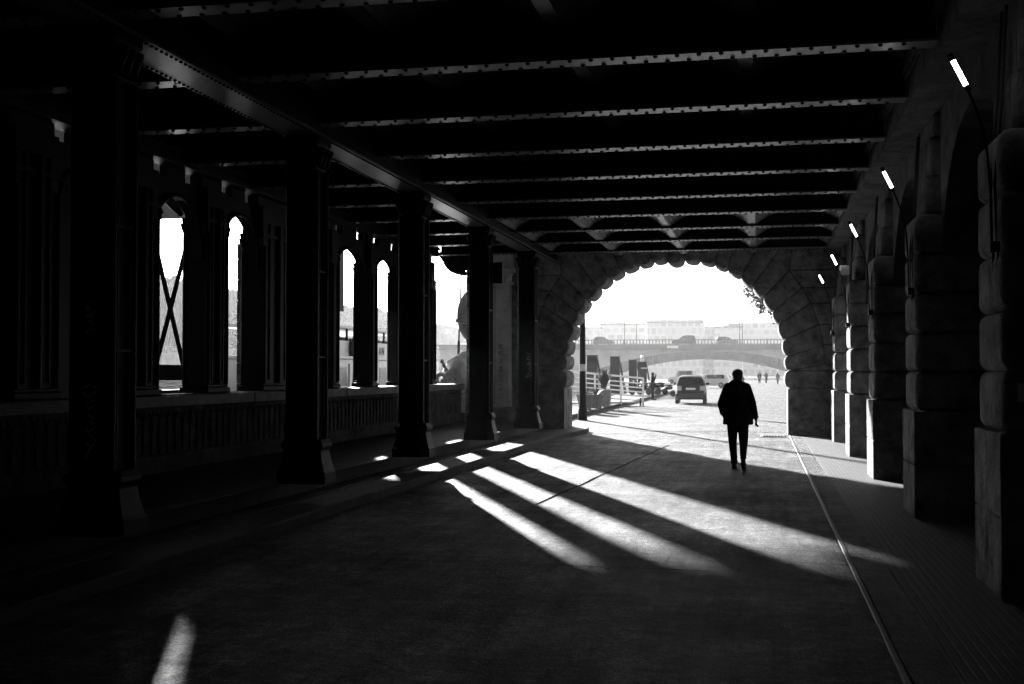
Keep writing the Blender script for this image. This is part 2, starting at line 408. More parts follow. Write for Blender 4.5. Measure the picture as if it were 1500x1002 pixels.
# ------------------------------------------------------------------ PARAPET AND RIVER ARCADE
pw = thing('parapet_wall', 'low stone parapet with ribbed gothic panels and a pale coping under the arcade', 'parapet', (0, 0, .32))
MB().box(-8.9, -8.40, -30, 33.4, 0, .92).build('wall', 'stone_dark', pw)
cg = MB(); y = -2.; k = 0
while y < 33.3:
    L = [2.4, 1.9, 2.7, 2.2][k % 4]; y2 = min(y+L, 33.38)
    cg.box(-9.05, -8.30 + (.012 if k % 2 else 0), y, y2-.008, .92, 1.075 + (.006 if k % 3 == 0 else 0)); y = y2; k += 1
cg.build('coping', 'coping', pw, bevel=.012)
MB().box(-8.398, -8.28, -2, 33.4, 0, .24).build('skirting', 'stone_dark', pw, bevel=.02)
rb = MB(); y = 4.
while y < 33.2:
    rb.tube([(-8.395, y, .26), (-8.395, y, .80)], .018, 6)
    h = .115
    rb.prism([(y+.02, .86), (y+.02, .78), (y+h-.05, .825), (y+h, .85), (y+h+.05, .825), (y+.21, .78), (y+.21, .86)], -8.402, -8.375, 'yz')
    y += .23
rb.build('rib_panels', 'stone_dark', pw)

PITCH_A = 2.57
def pillar(w, top=4.72):
    t = thing('arcade_pillar', 'x', 'pillar', (-8.9, 0, 1.40), 0, 'iron pillars of the river arcade')
    H = top - 1.40
    sh = MB(); sh.box(-.2, .2, -w/2, w/2, .14, H)
    for yy in (-w/2, w/2):
        sh.tube([(.2, yy*.94, .14), (.2, yy*.94, H-.72)], .045, 10); sh.tube([(-.2, yy*.94, .14), (-.2, yy*.94, H-.72)], .04, 8)
    if w > .6:
        sh.tube([(.21, 0, .14), (.21, 0, H-.3)], .06, 10); sh.box(.2, .225, -w*.3, -w*.26, .2, H-.3); sh.box(.2, .225, w*.26, w*.3, .2, H-.3)
    sh.box(-.10, .10, -w/2, w/2, H+.002, H+.178)
    sh.build('shaft', 'iron_arcade', t, smooth=True)
    bs = MB(); bs.box(-.25, .25, -w/2-.06, w/2+.06, 0, .09); bs.box(-.225, .225, -w/2-.03, w/2+.03, .092, .139); bs.build('base', 'iron_arcade', t, bevel=.015)
    cp = MB()
    for yy, sg in ((-w/2, -1), (w/2, 1)):
        for xx in (-.16, .16):
            P = [(yy-sg*.02, H-.80), (yy+sg*.05, H-.72), (yy+sg*.10, H-.66), (yy+sg*.13, H-.60), (yy+sg*.11, H-.55), (yy+sg*.07, H-.58)]
            cp.tube([(xx, a, z) for a, z in P], [.03, .045, .05, .05, .04, .025], 8)
    cp.box(-.23, .23, -w/2-.05, w/2+.05, H-.55, H-.49)
    cp.build('capital', 'iron_arcade', t, smooth=True)
    return t
plab = ['arcade pillar nearest the stone sculpture, with a curled capital against the sky',
        'arcade pillar hidden just right of the third iron column', 'arcade pillar between the narrow openings that frame the white boat',
        'arcade pillar at the left of the boat, its edge lit pale', 'broad arcade pillar right of the second narrow opening',
        'broad arcade pillar between the cross-braced opening and the narrow opening', 'broad arcade pillar left of the cross-braced opening',
        'broad arcade pillar at the far left in near darkness', 'broad arcade pillar behind the nearest iron column']
pN, pW, pX, pM = pillar(.35), pillar(.9), pillar(1.32), pillar(.71)
far = [31.63 - PITCH_A*k for k in range(9)]; far[5] -= .24
for k, ye in enumerate(far):
    src, w = (pN, .35) if k < 4 else ((pX, 1.32) if k == 4 else ((pM, .71) if k == 5 else (pW, .9)))
    if k in (0, 4, 5, 6): src.location = (-8.9, ye-w/2, 1.40); src['label'] = plab[k]
    else: dup(src, (-8.9, ye-w/2, 1.40), plab[k])
# arch heads between pillars
slab_ = ['arched iron head over the opening beyond the third column', 'arched iron head over the narrow opening with the boat name', 'arched iron head over the narrow opening with the curled capital',
         'arched iron head hidden behind the second iron column', 'arched iron head over the second narrow opening on the left', 'arched iron head over the cross-braced opening', 'arched iron head left of the cross-braced opening', 'arched iron head in the dark at the far left']
for k in range(8):
    y1 = far[k] - (.35 if k < 4 else (1.32 if k == 4 else (.71 if k == 5 else .9))); y0 = far[k+1]
    q = MB(); n = 20; yc = (y0+y1)/2; hw = (y1-y0)/2
    outer = []
    for i in range(n+1):
        a = math.pi*i/n; outer.append((yc - hw*math.cos(a), 3.55 + .92*math.sin(a)**.85))
    for (a, za), (c, zc) in zip(outer, outer[1:]):
        q.prism([(a, za), (c, zc), (c, 4.72), (a, 4.72)], -8.97, -8.83, 'yz')
    o1 = [(-8.86 + .06, yy, zz) for yy, zz in outer]; q.tube(o1, .035, 6)
    # pierced band above: blocks with two gaps
    g1, g2 = yc - hw*.62, yc + hw*.62
    for a, c in ((y0, g1-.2), (g1+.2, g2-.2), (g2+.2, y1)): q.box(-8.96, -8.84, a, c, 4.722, 4.898)
    bmesh.ops.remove_doubles(q.bm, verts=q.bm.verts, dist=.0001)
    tag(q.build('arch_head', 'iron_arcade'), slab_[k], 'arch head', 'arched iron heads of the river arcade')
ip = MB(); ip.box(-8.99, -8.80, far[7]+.002, far[6]-.902, 1.402, 4.6)
tag(ip.build('infill_panel', 'iron_arcade'), 'dark panel closing the arched opening left of the cross-braced one', 'panel')
ip = MB(); ip.box(-8.99, -8.80, far[8]+.002, far[7]-.902, 1.402, 4.6)
tag(ip.build('infill_panel', 'iron_arcade'), 'dark panel closing the arcade behind the nearest iron column', 'panel')
# dark wall closing the passage behind the viewer
bw = MB(); bw.box(-9.0, -8.6, -30, far[8]-.96, 1.41, 4.89)
tag(bw.build('solid_wall', 'dark_wall'), 'dark solid wall continuing the arcade behind the viewer', 'wall')
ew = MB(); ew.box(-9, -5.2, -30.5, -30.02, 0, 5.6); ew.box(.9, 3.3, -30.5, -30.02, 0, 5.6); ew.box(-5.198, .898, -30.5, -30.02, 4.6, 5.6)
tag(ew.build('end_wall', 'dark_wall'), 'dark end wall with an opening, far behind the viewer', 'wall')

# cross bracing seen through the near opening
xb = thing('cross_brace', 'dark iron X brace filling the near arched opening', 'brace', (-9.75, 18.55, 2.72))
for nm, p0, p1 in (('brace_bar', (0, -.62, -1.25), (0, .62, 1.22)), ('brace_bar', (.05, .62, -1.25), (.05, -.62, 1.22))):
    q = MB(); d = Vector(p1)-Vector(p0); n = Vector((0, -d.z, d.y)).normalized()*.042
    P = [Vector(p0)-n, Vector(p0)+n, Vector(p1)+n, Vector(p1)-n]
    q.prism([(p.y, p.z) for p in P], p0[0]-.02, p0[0]+.02, 'yz'); q.build(nm, 'iron', xb)
q = MB(); q.ball((.03, 0, 0), (.04, .08, .08)); q.build('boss', 'iron', xb)
q = MB(); q.box(-.05, .05, -1.8, 1.9, -1.34, -1.28); q.box(-.05, .05, -1.8, 1.9, -1.12, -.86); q.build('sill_rail', 'iron', xb)
br = MB(); br.tube([(-10.6, 18.6, 4.55), (-10.6, 19.3, 4.9), (-10.6, 20.0, 5.0), (-10.6, 20.6, 4.7)], [.10, .15, .16, .06], 8)
tag(br.build('iron_bracket', 'iron', smooth=True), 'curved dark bracket above the X brace in the near opening', 'bracket')

# unseen stone block and posts added in the river to shape the sun strips
pier = thing('sun_block_pier', 'unseen stone block in the river with iron posts, added to block sun between the strips', 'bridge pier', (0, 0, -4))
for a, c, h in ((-14.8, -12.86, 9.45),):
    q = MB()
    for i in range(int(h/.6)+1):
        z0 = i*.6; z1 = min(h, z0+.596)
        if z1 > z0+.02: q.box(a, c, 32.2, 33.4, z0, z1)
    q.build('masonry', 'stone_dark', pier, bevel=.03)
q = MB(); q.box(-14.58, -14.2, 32.3, 32.6, 9.3, 10.38); q.build('upright', 'iron', pier); q = MB(); q.box(-12.38, -11.85, 32.3, 33.08, 7.5, 10.38); q.box(-12.38, -12.26, 32.3, 33.08, 1, 7.502); q.build('upright', 'iron', pier)  # unseen posts added to trim the sun strips

# ------------------------------------------------------------------ ARCH WALL
YA, YB = 33.45, 34.85
CX, AW, BH, ZC = -2.32, 3.15, 3.20, 1.78
aw = thing('stone_archway', 'rusticated stone archway at the end of the passage, its edge scalloped', 'archway', (0, 0, 0))
def superpt(a, A=AW, B=BH, n=2.12):
    c, s = math.cos(a), math.sin(a)
    return (CX + A*math.copysign(abs(c)**(2/n), c), ZC + B*abs(s)**(2/n))
NV = 23
# joints equally spaced by arc length
fine = [superpt(math.pi*i/2000) for i in range(2001)]
acc = [0]
for (x0, z0), (x1, z1) in zip(fine, fine[1:]): acc.append(acc[-1]+math.hypot(x1-x0, z1-z0))
def at_len(s):
    lo, hi = 0, 2000
    while hi-lo > 1:
        m_ = (lo+hi)//2
        if acc[m_] < s: lo = m_
        else: hi = m_
    return fine[lo]
J = [at_len(acc[-1]*(i + (rnd.uniform(-.10, .10) if 0 < i < NV else 0))/NV) for i in range(NV+1)]
TOP, XL, XR = 5.60, -8.28, 3.3
def outer(P):
    """radial line outwards, then level or up to the wall's limits"""
    dx, dz = P[0]-CX, P[1]-(ZC-.6); L = math.hypot(dx, dz); dx, dz = dx/L, dz/L
    t = .95
    Q = (P[0]+dx*t, P[1]+dz*t)
    if Q[1] >= TOP or abs(dx) <= .66:
        t = (TOP-P[1])/dz; return [(P[0]+dx*t, TOP)], True
    return [Q, (XR if dx > 0 else XL, Q[1])], False
ring = MB(); wl = MB(); wr = MB()
for i in range(NV):
    P0, P1 = J[i], J[i+1]; mx, mz = (P0[0]+P1[0])/2, (P0[1]+P1[1])/2
    nx_, nz_ = CX-mx, (ZC+.6)-mz; L = math.hypot(nx_, nz_); nx_, nz_ = nx_/L, nz_/L
    tx, tz = P1[0]-P0[0], P1[1]-P0[1]; half = math.hypot(tx, tz)/2
    perp = (-tz/(2*half), tx/(2*half))
    if perp[0]*nx_+perp[1]*nz_ < 0: perp = (-perp[0], -perp[1])
    key = i == NV//2
    bulge = []; dfac = rnd.uniform(.50, .70)
    for k in range(1, 8):
        a = math.pi*k/8
        dep = (dfac if not key else 1.0)*half*math.sin(a)**.75
        bulge.append((mx - tx/2*math.cos(a) + perp[0]*dep, mz - tz/2*math.sin(math.pi/2)*math.cos(a) + perp[1]*dep))
    O0, t0 = outer(P0); O1, t1 = outer(P1)
    body = [P0] + bulge + [P1]
    q = [O1[0]]
    if t0 == t1:
        poly = body + q + [O0[0]]
    else:   # block where the courses turn from level to upright: fills the corner
        poly = body + q + [O0[0]]
    ring.prism(poly, YA - (.06 if key else 0), YB)
    # level courses carrying on to the sides
    side = wr if mx > CX else wl; lim = XR if mx > CX else XL
    if not t0 and not t1:
        z0, z1 = sorted((O0[0][1], O1[0][1])); 
        side.prism([O0[0], O1[0], (lim, O1[0][1]), (lim, O0[0][1])], YA+.004, YB-.01)
    elif t0 != t1:
        Lq, Tq = (O1[0], O0[0]) if t0 else (O0[0], O1[0])
        side.prism([Lq, Tq, (lim, TOP), (lim, Lq[1])], YA+.004, YB-.01)
# solid core behind the dressed faces
core = MB(); nn = 60
for i in range(nn):
    xa, xb = XL + (XR-XL)*i/nn, XL + (XR-XL)*(i+1)/nn
    def zb(x):
        u = abs(x-CX)/(AW+.14)
        return -.1 if u >= .999 else ZC + (BH+.14)*(1-u**2.12)**(1/2.12)
    za, zc_ = zb(xa), zb(xb)
    if min(za, zc_) < 0 and max(za, zc_) > 0: za = zc_ = max(za, zc_)
    core.prism([(xa, za), (xb, zc_), (xb, TOP), (xa, TOP)], YA+.12, YB-.12)
bmesh.ops.remove_doubles(core.bm, verts=core.bm.verts, dist=.0001)
core.build('core', 'stone_dark', aw)
ring.build('arch_ring', 'stone', aw, bevel=.055, seg=3)
for sg, q, name in ((-1, wl, 'pier'), (1, wr, 'pier')):
    xi = CX + sg*AW; xo = XL if sg < 0 else XR
    zq = outer(J[NV] if sg < 0 else J[0])[0][0][1]
    # courses between plinth and springing
    xo1 = outer(J[NV] if sg < 0 else J[0])[0][0][0]
    def course(z0, z1):
        h = (z1-z0)/2; zc = (z0+z1)/2
        arc = [(xi - sg*.62*h*math.sin(math.pi*k/8)**.75, zc - h*math.cos(math.pi*k/8)) for k in range(9)]
        q.prism(arc + [(xo, z1), (xo, z0)], YA+.002, YB-.004)
    course(1.29, ZC-.004)
    # fill from springing joint to the first ring block's outer corner
    Q = outer(J[NV] if sg < 0 else J[0])[0][0]
    q.prism([(xi, ZC), Q, (xo, Q[1]), (xo, ZC)], YA+.006, YB-.012)
    po = q.build('pier', 'stone', aw, bevel=.055, seg=3)
    pl = MB(); xe = xi - sg*.07
    for a, c in ((0, .5), (.504, 1.0)):
        x0, x1 = sorted((xe + sg*(abs(xo-xe)*a), xe + sg*(abs(xo-xe)*c)))
        pl.box(x0, x1, YA-.05, YB+.04, -.1, 1.285)
    pl.build('plinth', 'stone', po, bevel=.018)
# ornamental floodlights under the last girder
for x, lb in ((-3.29, 'small pale floodlight box on the arch wall, left of the keystone'), (-1.29, 'small pale floodlight box on the arch wall, right of the keystone')):
    t = thing('floodlight', lb, 'floodlight', (x, YA-.02, 5.16), 0, 'floodlights over the arch')
    MB().box(-.2, .2, -.22, -.06, -.06, .07).build('housing', 'stone_pale', t, bevel=.015)
    MB().box(-.03, .03, -.058, .0, -.03, .03).build('bracket', 'iron', t)
# pale pilaster with carved signs beside the last column
ps = thing('stone_pilaster', 'pale stone pilaster with dark vertical writing between two iron columns', 'pilaster', (-7.22, 33.1, .32))
MB().box(-.30, .30, 0, .32, .42, 3.9).build('shaft', 'stone_pale', ps, bevel=.015)
q = MB(); q.box(-.40, .40, -.1, .32, 0, .30); q.box(-.35, .35, -.05, .32, .302, .418); q.build('base', 'stone', ps, bevel=.03)
q = MB(); q.box(-.36, .36, -.06, .32, 3.9, 3.96); q.box(-.31, .31, -.02, .32, 3.962, 4.25); q.box(-.42, .42, -.12, .32, 4.252, 4.36); q.box(-.36, .36, -.06, .32, 4.362, 4.9)
for sx in (-1, 1): q.tube([(sx*.24, -.03, 3.97), (sx*.32, -.09, 4.08), (sx*.36, -.1, 4.18), (sx*.30, -.12, 4.2)], [.05, .07, .07, .04], 8)
q.build('capital', 'stone_pale', ps, bevel=.012)
MB().box(-.13, -.115, -.004, .01, .5, 3.85).build('groove', 'name_paint', ps)
glyphs = [[(-.07, .1), (.07, .12)], [(0, .16), (0, 0)], [(-.07, .02), (0, .07), (.07, 0)], [(-.06, -.07), (.06, -.05), (.05, -.16), (-.05, -.15), (-.06, -.07)], [(-.05, -.11), (.05, -.10)],
          [(.0, -.26), (.0, -.42)], [(-.05, -.52), (.05, -.50)], [(0, -.46), (0, -.66)], [(-.06, -.60), (.06, -.57)], [(-.05, -.76), (.06, -.74), (-.04, -.90)], [(.0, -.80), (.06, -.92)],
          [(-.06, -.99), (.05, -.98), (.04, -1.08), (-.05, -1.16)], [(-.05, -1.08), (.06, -1.16)], [(-.05, -1.24), (.05, -1.26), (.05, -1.36), (-.04, -1.38), (-.05, -1.28)]]
q = MB()
for st in glyphs: q.tube([(.05+u, -.003, 2.05+z) for u, z in st], .009, 6)
q.build('painted_writing', 'name_paint', ps)

# ------------------------------------------------------------------ RIGHT-HAND STONE PIERS
def stone_pier():
    t = thing('stone_pier', 'x', 'pier', (1.78, 0, 0), 0, 'rusticated piers along the brick pavement')
    q = MB(); q.box(0, 1.3, 0, .56, -.1, .64); q.box(0, 1.3, .563, 1.12, -.1, .64); q.box(0, 1.3, 0, .56, .643, 1.28); q.box(0, 1.3, .563, 1.12, .643, 1.28)
    q.build('plinth', 'stone', t, bevel=.018)
    q = MB(); z = 1.284
    while z < 3.2:
        q.box(.03, 1.3, .03, 1.09, z, z+.468); z += .466
    q.build('rounded_courses', 'stone', t, bevel=.085, seg=3)
    q = MB()
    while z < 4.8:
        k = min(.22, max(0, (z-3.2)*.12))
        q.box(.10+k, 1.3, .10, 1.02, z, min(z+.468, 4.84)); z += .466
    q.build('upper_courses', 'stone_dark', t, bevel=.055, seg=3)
    # iron conduits up the corner
    q = MB()
    for dy in (.22, .40): q.tube([(.045, dy, 2.4), (.02, dy, 3.2), (.06, dy, 3.6), (.12, dy, 4.6)], .012, 7)
    q.build('conduit', 'iron', t)
    return t
YP = [9.6, 14.75, 19.95, 25.1, 30.25]
sl = ['nearest stone pier at the right edge of the photo, with a small white label', 'second stone pier from the right edge, in deep shade', 'third stone pier, the nearest with a sunlit edge',
      'fourth stone pier with a bright sunlit edge and a pale box high on it', 'fifth stone pier, standing closest to the arch wall']
p0 = stone_pier(); p0.location = (1.78, YP[0], 0); p0['label'] = sl[0]
for i in range(1, 5): dup(p0, (1.78, YP[i], 0), sl[i])
lb = MB(); lb.box(1.93-.02, 1.93+.03, YP[0]+.012, YP[0]+.03, 1.52, 1.66)
tag(lb.build('pier_label', 'plate'), 'small white upright label stuck on the nearest stone pier', 'label')
bx = MB(); bx.box(1.62, 1.80, YP[3]-.02, YP[3]+.14, 3.72, 3.90)
tag(bx.build('junction_box', 'stone_pale', bevel=.01), 'pale square junction box high on the fourth stone pier', 'box')
# blind arches between piers and the back wall
bk = thing('side_wall', 'dark masonry wall with blind arches behind the stone piers', 'wall', (0, 0, 0))
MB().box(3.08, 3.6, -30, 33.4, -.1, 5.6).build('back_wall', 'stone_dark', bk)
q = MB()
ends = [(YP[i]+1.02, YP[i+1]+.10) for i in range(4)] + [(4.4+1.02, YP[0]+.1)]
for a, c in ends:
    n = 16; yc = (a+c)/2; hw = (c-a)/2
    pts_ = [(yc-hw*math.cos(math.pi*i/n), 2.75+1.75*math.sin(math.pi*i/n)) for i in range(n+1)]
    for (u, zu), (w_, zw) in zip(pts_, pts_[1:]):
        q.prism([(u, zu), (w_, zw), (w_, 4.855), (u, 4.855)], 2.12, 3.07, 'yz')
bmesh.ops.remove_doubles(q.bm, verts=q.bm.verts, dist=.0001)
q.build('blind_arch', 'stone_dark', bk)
fz = MB(); fz.box(1.72, 3.05, -30, 33.3, 4.86, 5.61); fz.build('frieze', 'stone_dark', bk)
cn = MB(); cn.box(1.64, 1.718, 3, 33.3, 5.2, 5.32); cn.tube([(1.69, 3, 5.17), (1.69, 33.3, 5.17)], .02, 8)
cn.build('cornice', 'stone_dark', bk)
# lit tube lamps on the piers
def lamp():
    t = thing('tube_lamp', 'x', 'lamp', (0, 0, 0), 0, 'lit tube lamps on the stone piers')
    MB().tube([(1.44, 0, 4.13), (1.555, 0, 3.89)], .018, 10).build('lit_tube', 'tube_glow', t)
    q = MB(); q.tube([(1.548, 0, 3.9), (1.60, .02, 3.78), (1.66, .05, 3.62), (1.71, .10, 3.4), (1.735, .14, 3.1), (1.745, .16, 2.7)], .010, 8); q.build('curved_arm', 'iron', t)
    q = MB(); q.tube([(1.425, 0, 4.155), (1.45, 0, 4.105)], .023, 10); q.build('end_cap', 'iron', t); q = MB(); q.tube([(1.545, 0, 3.912), (1.565, 0, 3.872)], .023, 10); q.build('end_cap', 'iron', t)
    q = MB(); q.box(1.73, 1.80, .14, .20, 2.66, 2.74); q.build('wall_bracket', 'iron', t)
    return t
ll = ['largest lit tube lamp, high at the upper right corner', 'second lit tube lamp from the right edge', 'third lit tube lamp, in the middle of the row', 'fourth lit tube lamp, above the pale junction box', 'smallest lit tube lamp, lowest in the photo near the arch']
l0 = lamp(); l0.location = (0, YP[0]-.1, 0); l0['label'] = ll[0]
for i in range(1, 5): dup(l0, (0, YP[i]-.1, 0), ll[i])
# drain grate by the right foot of the arch
dg = thing('drain_cover', 'flat iron drain cover on the pale ground by the right foot of the arch', 'drain cover', (.36, 32.9, .01))
MB().box(-.32, .30, -.5, .5, -.004, .014).build('frame', 'grey_metal', dg, bevel=.004)
q = MB()
for k in range(7): q.box(-.26+k*.075, -.22+k*.075, -.42, .42, .0142, .03)
q.build('bars', 'black', dg)

# ------------------------------------------------------------------ PEOPLE
def remesh(mb, name, m, parent, voxel, it=4, fac=.5):
    me = bpy.data.meshes.new('tmp'); mb.bm.to_mesh(me); mb.bm.free()
    o = bpy.data.objects.new('tmp', me); COL.objects.link(o)
    md = o.modifiers.new('r', 'REMESH'); md.mode = 'VOXEL'; md.voxel_size = voxel
    if it: s_ = o.modifiers.new('s', 'SMOOTH'); s_.iterations = it; s_.factor = fac
    dg_ = bpy.context.evaluated_depsgraph_get()
    me2 = bpy.data.meshes.new_from_object(o.evaluated_get(dg_)); bpy.data.objects.remove(o)
    me2.name = name; me2.materials.clear(); me2.materials.append(M[m])
    for p_ in me2.polygons: p_.use_smooth = True
    r_ = bpy.data.objects.new(name, me2); COL.objects.link(r_); r_.parent = parent
    return r_
def head(b, c, s=1.):
    x, y, z = c
    b.ball((x, y, z+.02*s), (.074*s, .092*s, .105*s), 20, 14); b.ball((x, y+.03*s, z-.05*s), (.058*s, .06*s, .06*s), 16, 10)
    b.limb((x, y+.088*s, z+.01*s), .010*s, (x, y+.108*s, z-.022*s), .015*s, 8)               # nose
    b.ball((x, y+.078*s, z-.062*s), (.026*s, .014*s, .010*s), 10, 6)                          # lips
    for sg in (-1, 1):
        b.ball((x+sg*.076*s, y-.005*s, z-.002*s), (.010*s, .022*s, .033*s), 10, 8)            # ear
        b.ball((x+sg*.032*s, y+.078*s, z+.022*s), (.015*s, .010*s, .009*s), 8, 6)             # eye
        b.ball((x+sg*.032*s, y+.080*s, z+.042*s), (.022*s, .012*s, .007*s), 8, 6)             # brow
    b.limb((x, y-.012*s, z-.06*s), .056*s, (x, y-.02*s, z-.17*s), .062*s, 14)
def hand(b, w, d, side):
    """relaxed hand: wrist w, pointing along d; side = direction of the thumb"""
    d = d.normalized(); side = (side - d*side.dot(d)).normalized(); n = d.cross(side)
    pc = w + d*.05
    for k in range(4):
        u = (k-1.5)*.021
        b.limb(w + d*.01 + side*u*.6, .017, w + d*.088 + side*u, .0125, 8)
    for k in range(4):
        u = (1.5-k)*.0215; L = (.072, .084, .078, .060)[k]; cu = (.15, .30, .38, .45)[k]
        a = w + d*.088 + side*u
        j1 = a + (d*math.cos(cu) + n*math.sin(cu))*L*.5 + side*u*.10
        j2 = j1 + (d*math.cos(cu*2.2) + n*math.sin(cu*2.2))*L*.5
        b.limb(a, .0105, j1, .0095, 8); b.limb(j1, .0095, j2, .0078, 8)
    t0 = w + d*.028 + side*.030; t1 = t0 + d*.035 + side*.026 + n*.012; t2 = t1 + d*.034 + side*.004 + n*.008
    b.limb(t0, .015, t1, .0115, 8); b.limb(t1, .0115, t2, .009, 8)

man = thing('person', 'man in dark jacket walking away towards the arch, one hand in his pocket', 'person', (-.39, 21.65, .004))
b = MB(); head(b, (.012, .03, 1.655), 1.06)
b.ball((-.01, 0, 1.30), (.16, .11, .2)); b.ball((0, 0, 1.05), (.15, .11, .17)); b.ball((0, 0, .9), (.155, .115, .14))
b.limb((-.15, 0, 1.45), .055, (-.29, -.03, 1.16), .045); b.limb((-.29, -.03, 1.16), .043, (-.225, .15, .93), .034)
b.limb((.16, 0, 1.45), .055, (.27, -.02, 1.17), .045); b.limb((.27, -.02, 1.17), .043, (.335, .05, .93), .030)
hand(b, Vector((-.22, .155, .93)), Vector((.15, .1, -1)), Vector((.4, 1, 0)))
hand(b, Vector((.335, .055, .915)), Vector((-.08, .14, -1)), Vector((-.35, 1, 0)))
for hx, kx, ky, ax, ay, az in ((-.085, -.08, .09, -.055, .12, .09), (.095, .112, -.02, .108, -.26, .20)):
    b.limb((hx, 0, .9), .085, (kx, ky, .5), .055); b.limb((kx, ky, .5), .053, (ax, ay, az), .036)
remesh(b, 'body', 'skin', man, .0062, 3)
b = MB()
b.ball((.012, .005, 1.70), (.094, .108, .088), 20, 14); b.ball((.012, -.03, 1.655), (.091, .085, .10), 18, 12)
for k in range(40):
    a = rnd.uniform(0, 6.28); e = rnd.uniform(-.1, 1.4)
    b.ball((.012+.088*math.cos(a)*math.cos(e), -.012+.10*math.sin(a)*math.cos(e), 1.69+.085*math.sin(e)), rnd.uniform(.010, .018), 8, 6)
q = remesh(b, 'hair', 'hair', man, .007, 2)
b = MB()   # jacket
for z, x, rx, ry in ((1.50, -.01, .145, .10), (1.44, -.015, .205, .125), (1.34, -.01, .225, .145), (1.22, 0, .225, .15), (1.10, .005, .235, .155), (.99, .01, .245, .16), (.90, .015, .255, .165)):
    b.ball((x, 0, z), (rx, ry, .10), 22, 12)
b.lathe([(.262, .80), (.268, .84), (.258, .92), (.24, 1.0)], (.017, 0, 0), 26, squ=.66)
b.limb((-.155, -.005, 1.455), .090, (-.27, -.05, 1.17), .078); b.limb((-.27, -.05, 1.17), .076, (-.245, .13, 1.0), .060)
b.limb((.165, -.005, 1.455), .088, (.265, -.035, 1.18), .074); b.limb((.265, -.035, 1.18), .072, (.325, .045, .935), .052)
b.lathe([(.105, 1.47), (.098, 1.53), (.086, 1.585), (.080, 1.60), (.070, 1.60)], (.005, -.012, 0), 20, squ=1.05)
for k in range(14):   # folds
    z = rnd.uniform(.9, 1.35); x = rnd.uniform(-.2, .2); b.limb((x, -.135, z), .012, (x+rnd.uniform(-.1, .1), -.14, z-rnd.uniform(.05, .2)), .010, 8)
jk = remesh(b, 'jacket', 'coat', man, .011, 3)
b = MB()   # trousers
b.ball((.015, 0, .86), (.185, .13, .10))
b.limb((-.083, 0, .84), .102, (-.08, .09, .50), .078); b.limb((-.08, .09, .50), .076, (-.055, .12, .11), .058)
b.limb((.105, 0, .84), .105, (.112, -.02, .50), .080); b.limb((.112, -.02, .50), .078, (.108, -.245, .23), .055)
b.ball((-.053, .125, .14), (.064, .072, .05)); b.ball((-.055, .12, .22), (.061, .068, .04)); b.ball((.108, -.225, .265), (.058, .064, .04))
remesh(b, 'trousers', 'trousers', man, .010, 3)
b = MB(); b.limb((-.055, .06, .045), .050, (-.068, .24, .042), .047); b.ball((-.055, .09, .075), (.046, .06, .05)); b.box(-.10, -.01, .015, .28, 0, .02)
remesh(b, 'shoe', 'shoe', man, .008, 2)
b = MB(); b.limb((.108, -.275, .135), .050, (.120, -.115, .044), .047); b.ball((.108, -.255, .19), (.045, .05, .055)); b.limb((.118, -.115, .038), .038, (.12, -.07, .034), .034)
remesh(b, 'shoe', 'shoe', man, .008, 2)

def simple_person(label, loc, h, rz, coat='coat', legs='trousers', arm='hang', stride=.12, coatlen=.8, group=None, bag=False):
    t = thing('person', label, 'person', loc, rz, group); k = h/1.75
    V = lambda x, y, z: (x*k, y*k, z*k)
    b = MB(); head(b, V(0, .02, 1.62), k*1.02); b.limb(V(0, 0, 1.3), .12*k, V(0, 0, .95), .12*k)
    arms = {'hang': ((.24, -.02, 1.14), (.25, .08, .9)), 'bent': ((.25, -.04, 1.14), (.12, .20, 1.08)), 'phone': ((.25, .05, 1.2), (.10, .17, 1.50))}
    for sg in (-1, 1):
        e, w = arms['hang' if (sg < 0 and arm == 'phone') else arm]
        b.limb(V(sg*.17, 0, 1.42), .05*k, V(sg*e[0], e[1], e[2]), .042*k); b.limb(V(sg*e[0], e[1], e[2]), .04*k, V(sg*w[0], w[1], w[2]), .03*k)
        hand(b, Vector(V(sg*w[0], w[1], w[2])), Vector((0, .1, -1 if arm != 'phone' or sg < 0 else 1)), Vector((-sg*.3, 1, 0)))
        b.limb(V(sg*.09, 0, .88), .08*k, V(sg*.08, sg*stride*.6, .48), .055*k); b.limb(V(sg*.08, sg*stride*.6, .48), .05*k, V(sg*.07, sg*stride, .08), .035*k)
    remesh(b, 'body', 'skin', t, .011, 2)
    b = MB()
    for z, rx, ry in ((1.46, .15, .10), (1.36, .205, .125), (1.22, .20, .13), (1.06, .20, .14), (.94, .21, .145)): b.ball(V(0, 0, z), (rx*k, ry*k, .11*k))
    b.limb(V(0, 0, 1.0), .16*k, V(0, 0, coatlen+.1), .17*k)
    for sg in (-1, 1):
        e, w = arms['hang' if (sg < 0 and arm == 'phone') else arm]
        b.limb(V(sg*.17, 0, 1.42), .078*k, V(sg*e[0], e[1], e[2]), .064*k); b.limb(V(sg*e[0], e[1], e[2]), .06*k, V(sg*w[0], w[1], w[2]), .045*k)
    remesh(b, 'coat', coat, t, .018, 3)
    b = MB()
    for sg in (-1, 1):
        b.limb(V(sg*.09, 0, .86), .10*k, V(sg*.08, sg*stride*.6, .48), .075*k); b.limb(V(sg*.08, sg*stride*.6, .48), .07*k, V(sg*.07, sg*stride, .12), .052*k)
    remesh(b, 'trousers', legs, t, .016, 3)
    b = MB(); b.ball(V(0, .0, 1.675), (.086*k, .098*k, .075*k)); b.ball(V(0, -.03, 1.62), (.084*k, .07*k, .09*k)); b.build('hair', 'hair', t, smooth=True)
    for sg in (-1, 1):
        b = MB(); b.limb(V(sg*.07, sg*stride-.03, .045), .042*k, V(sg*.075, sg*stride+.15, .036), .036*k); b.build('shoe', 'shoe', t, smooth=True)
    return t
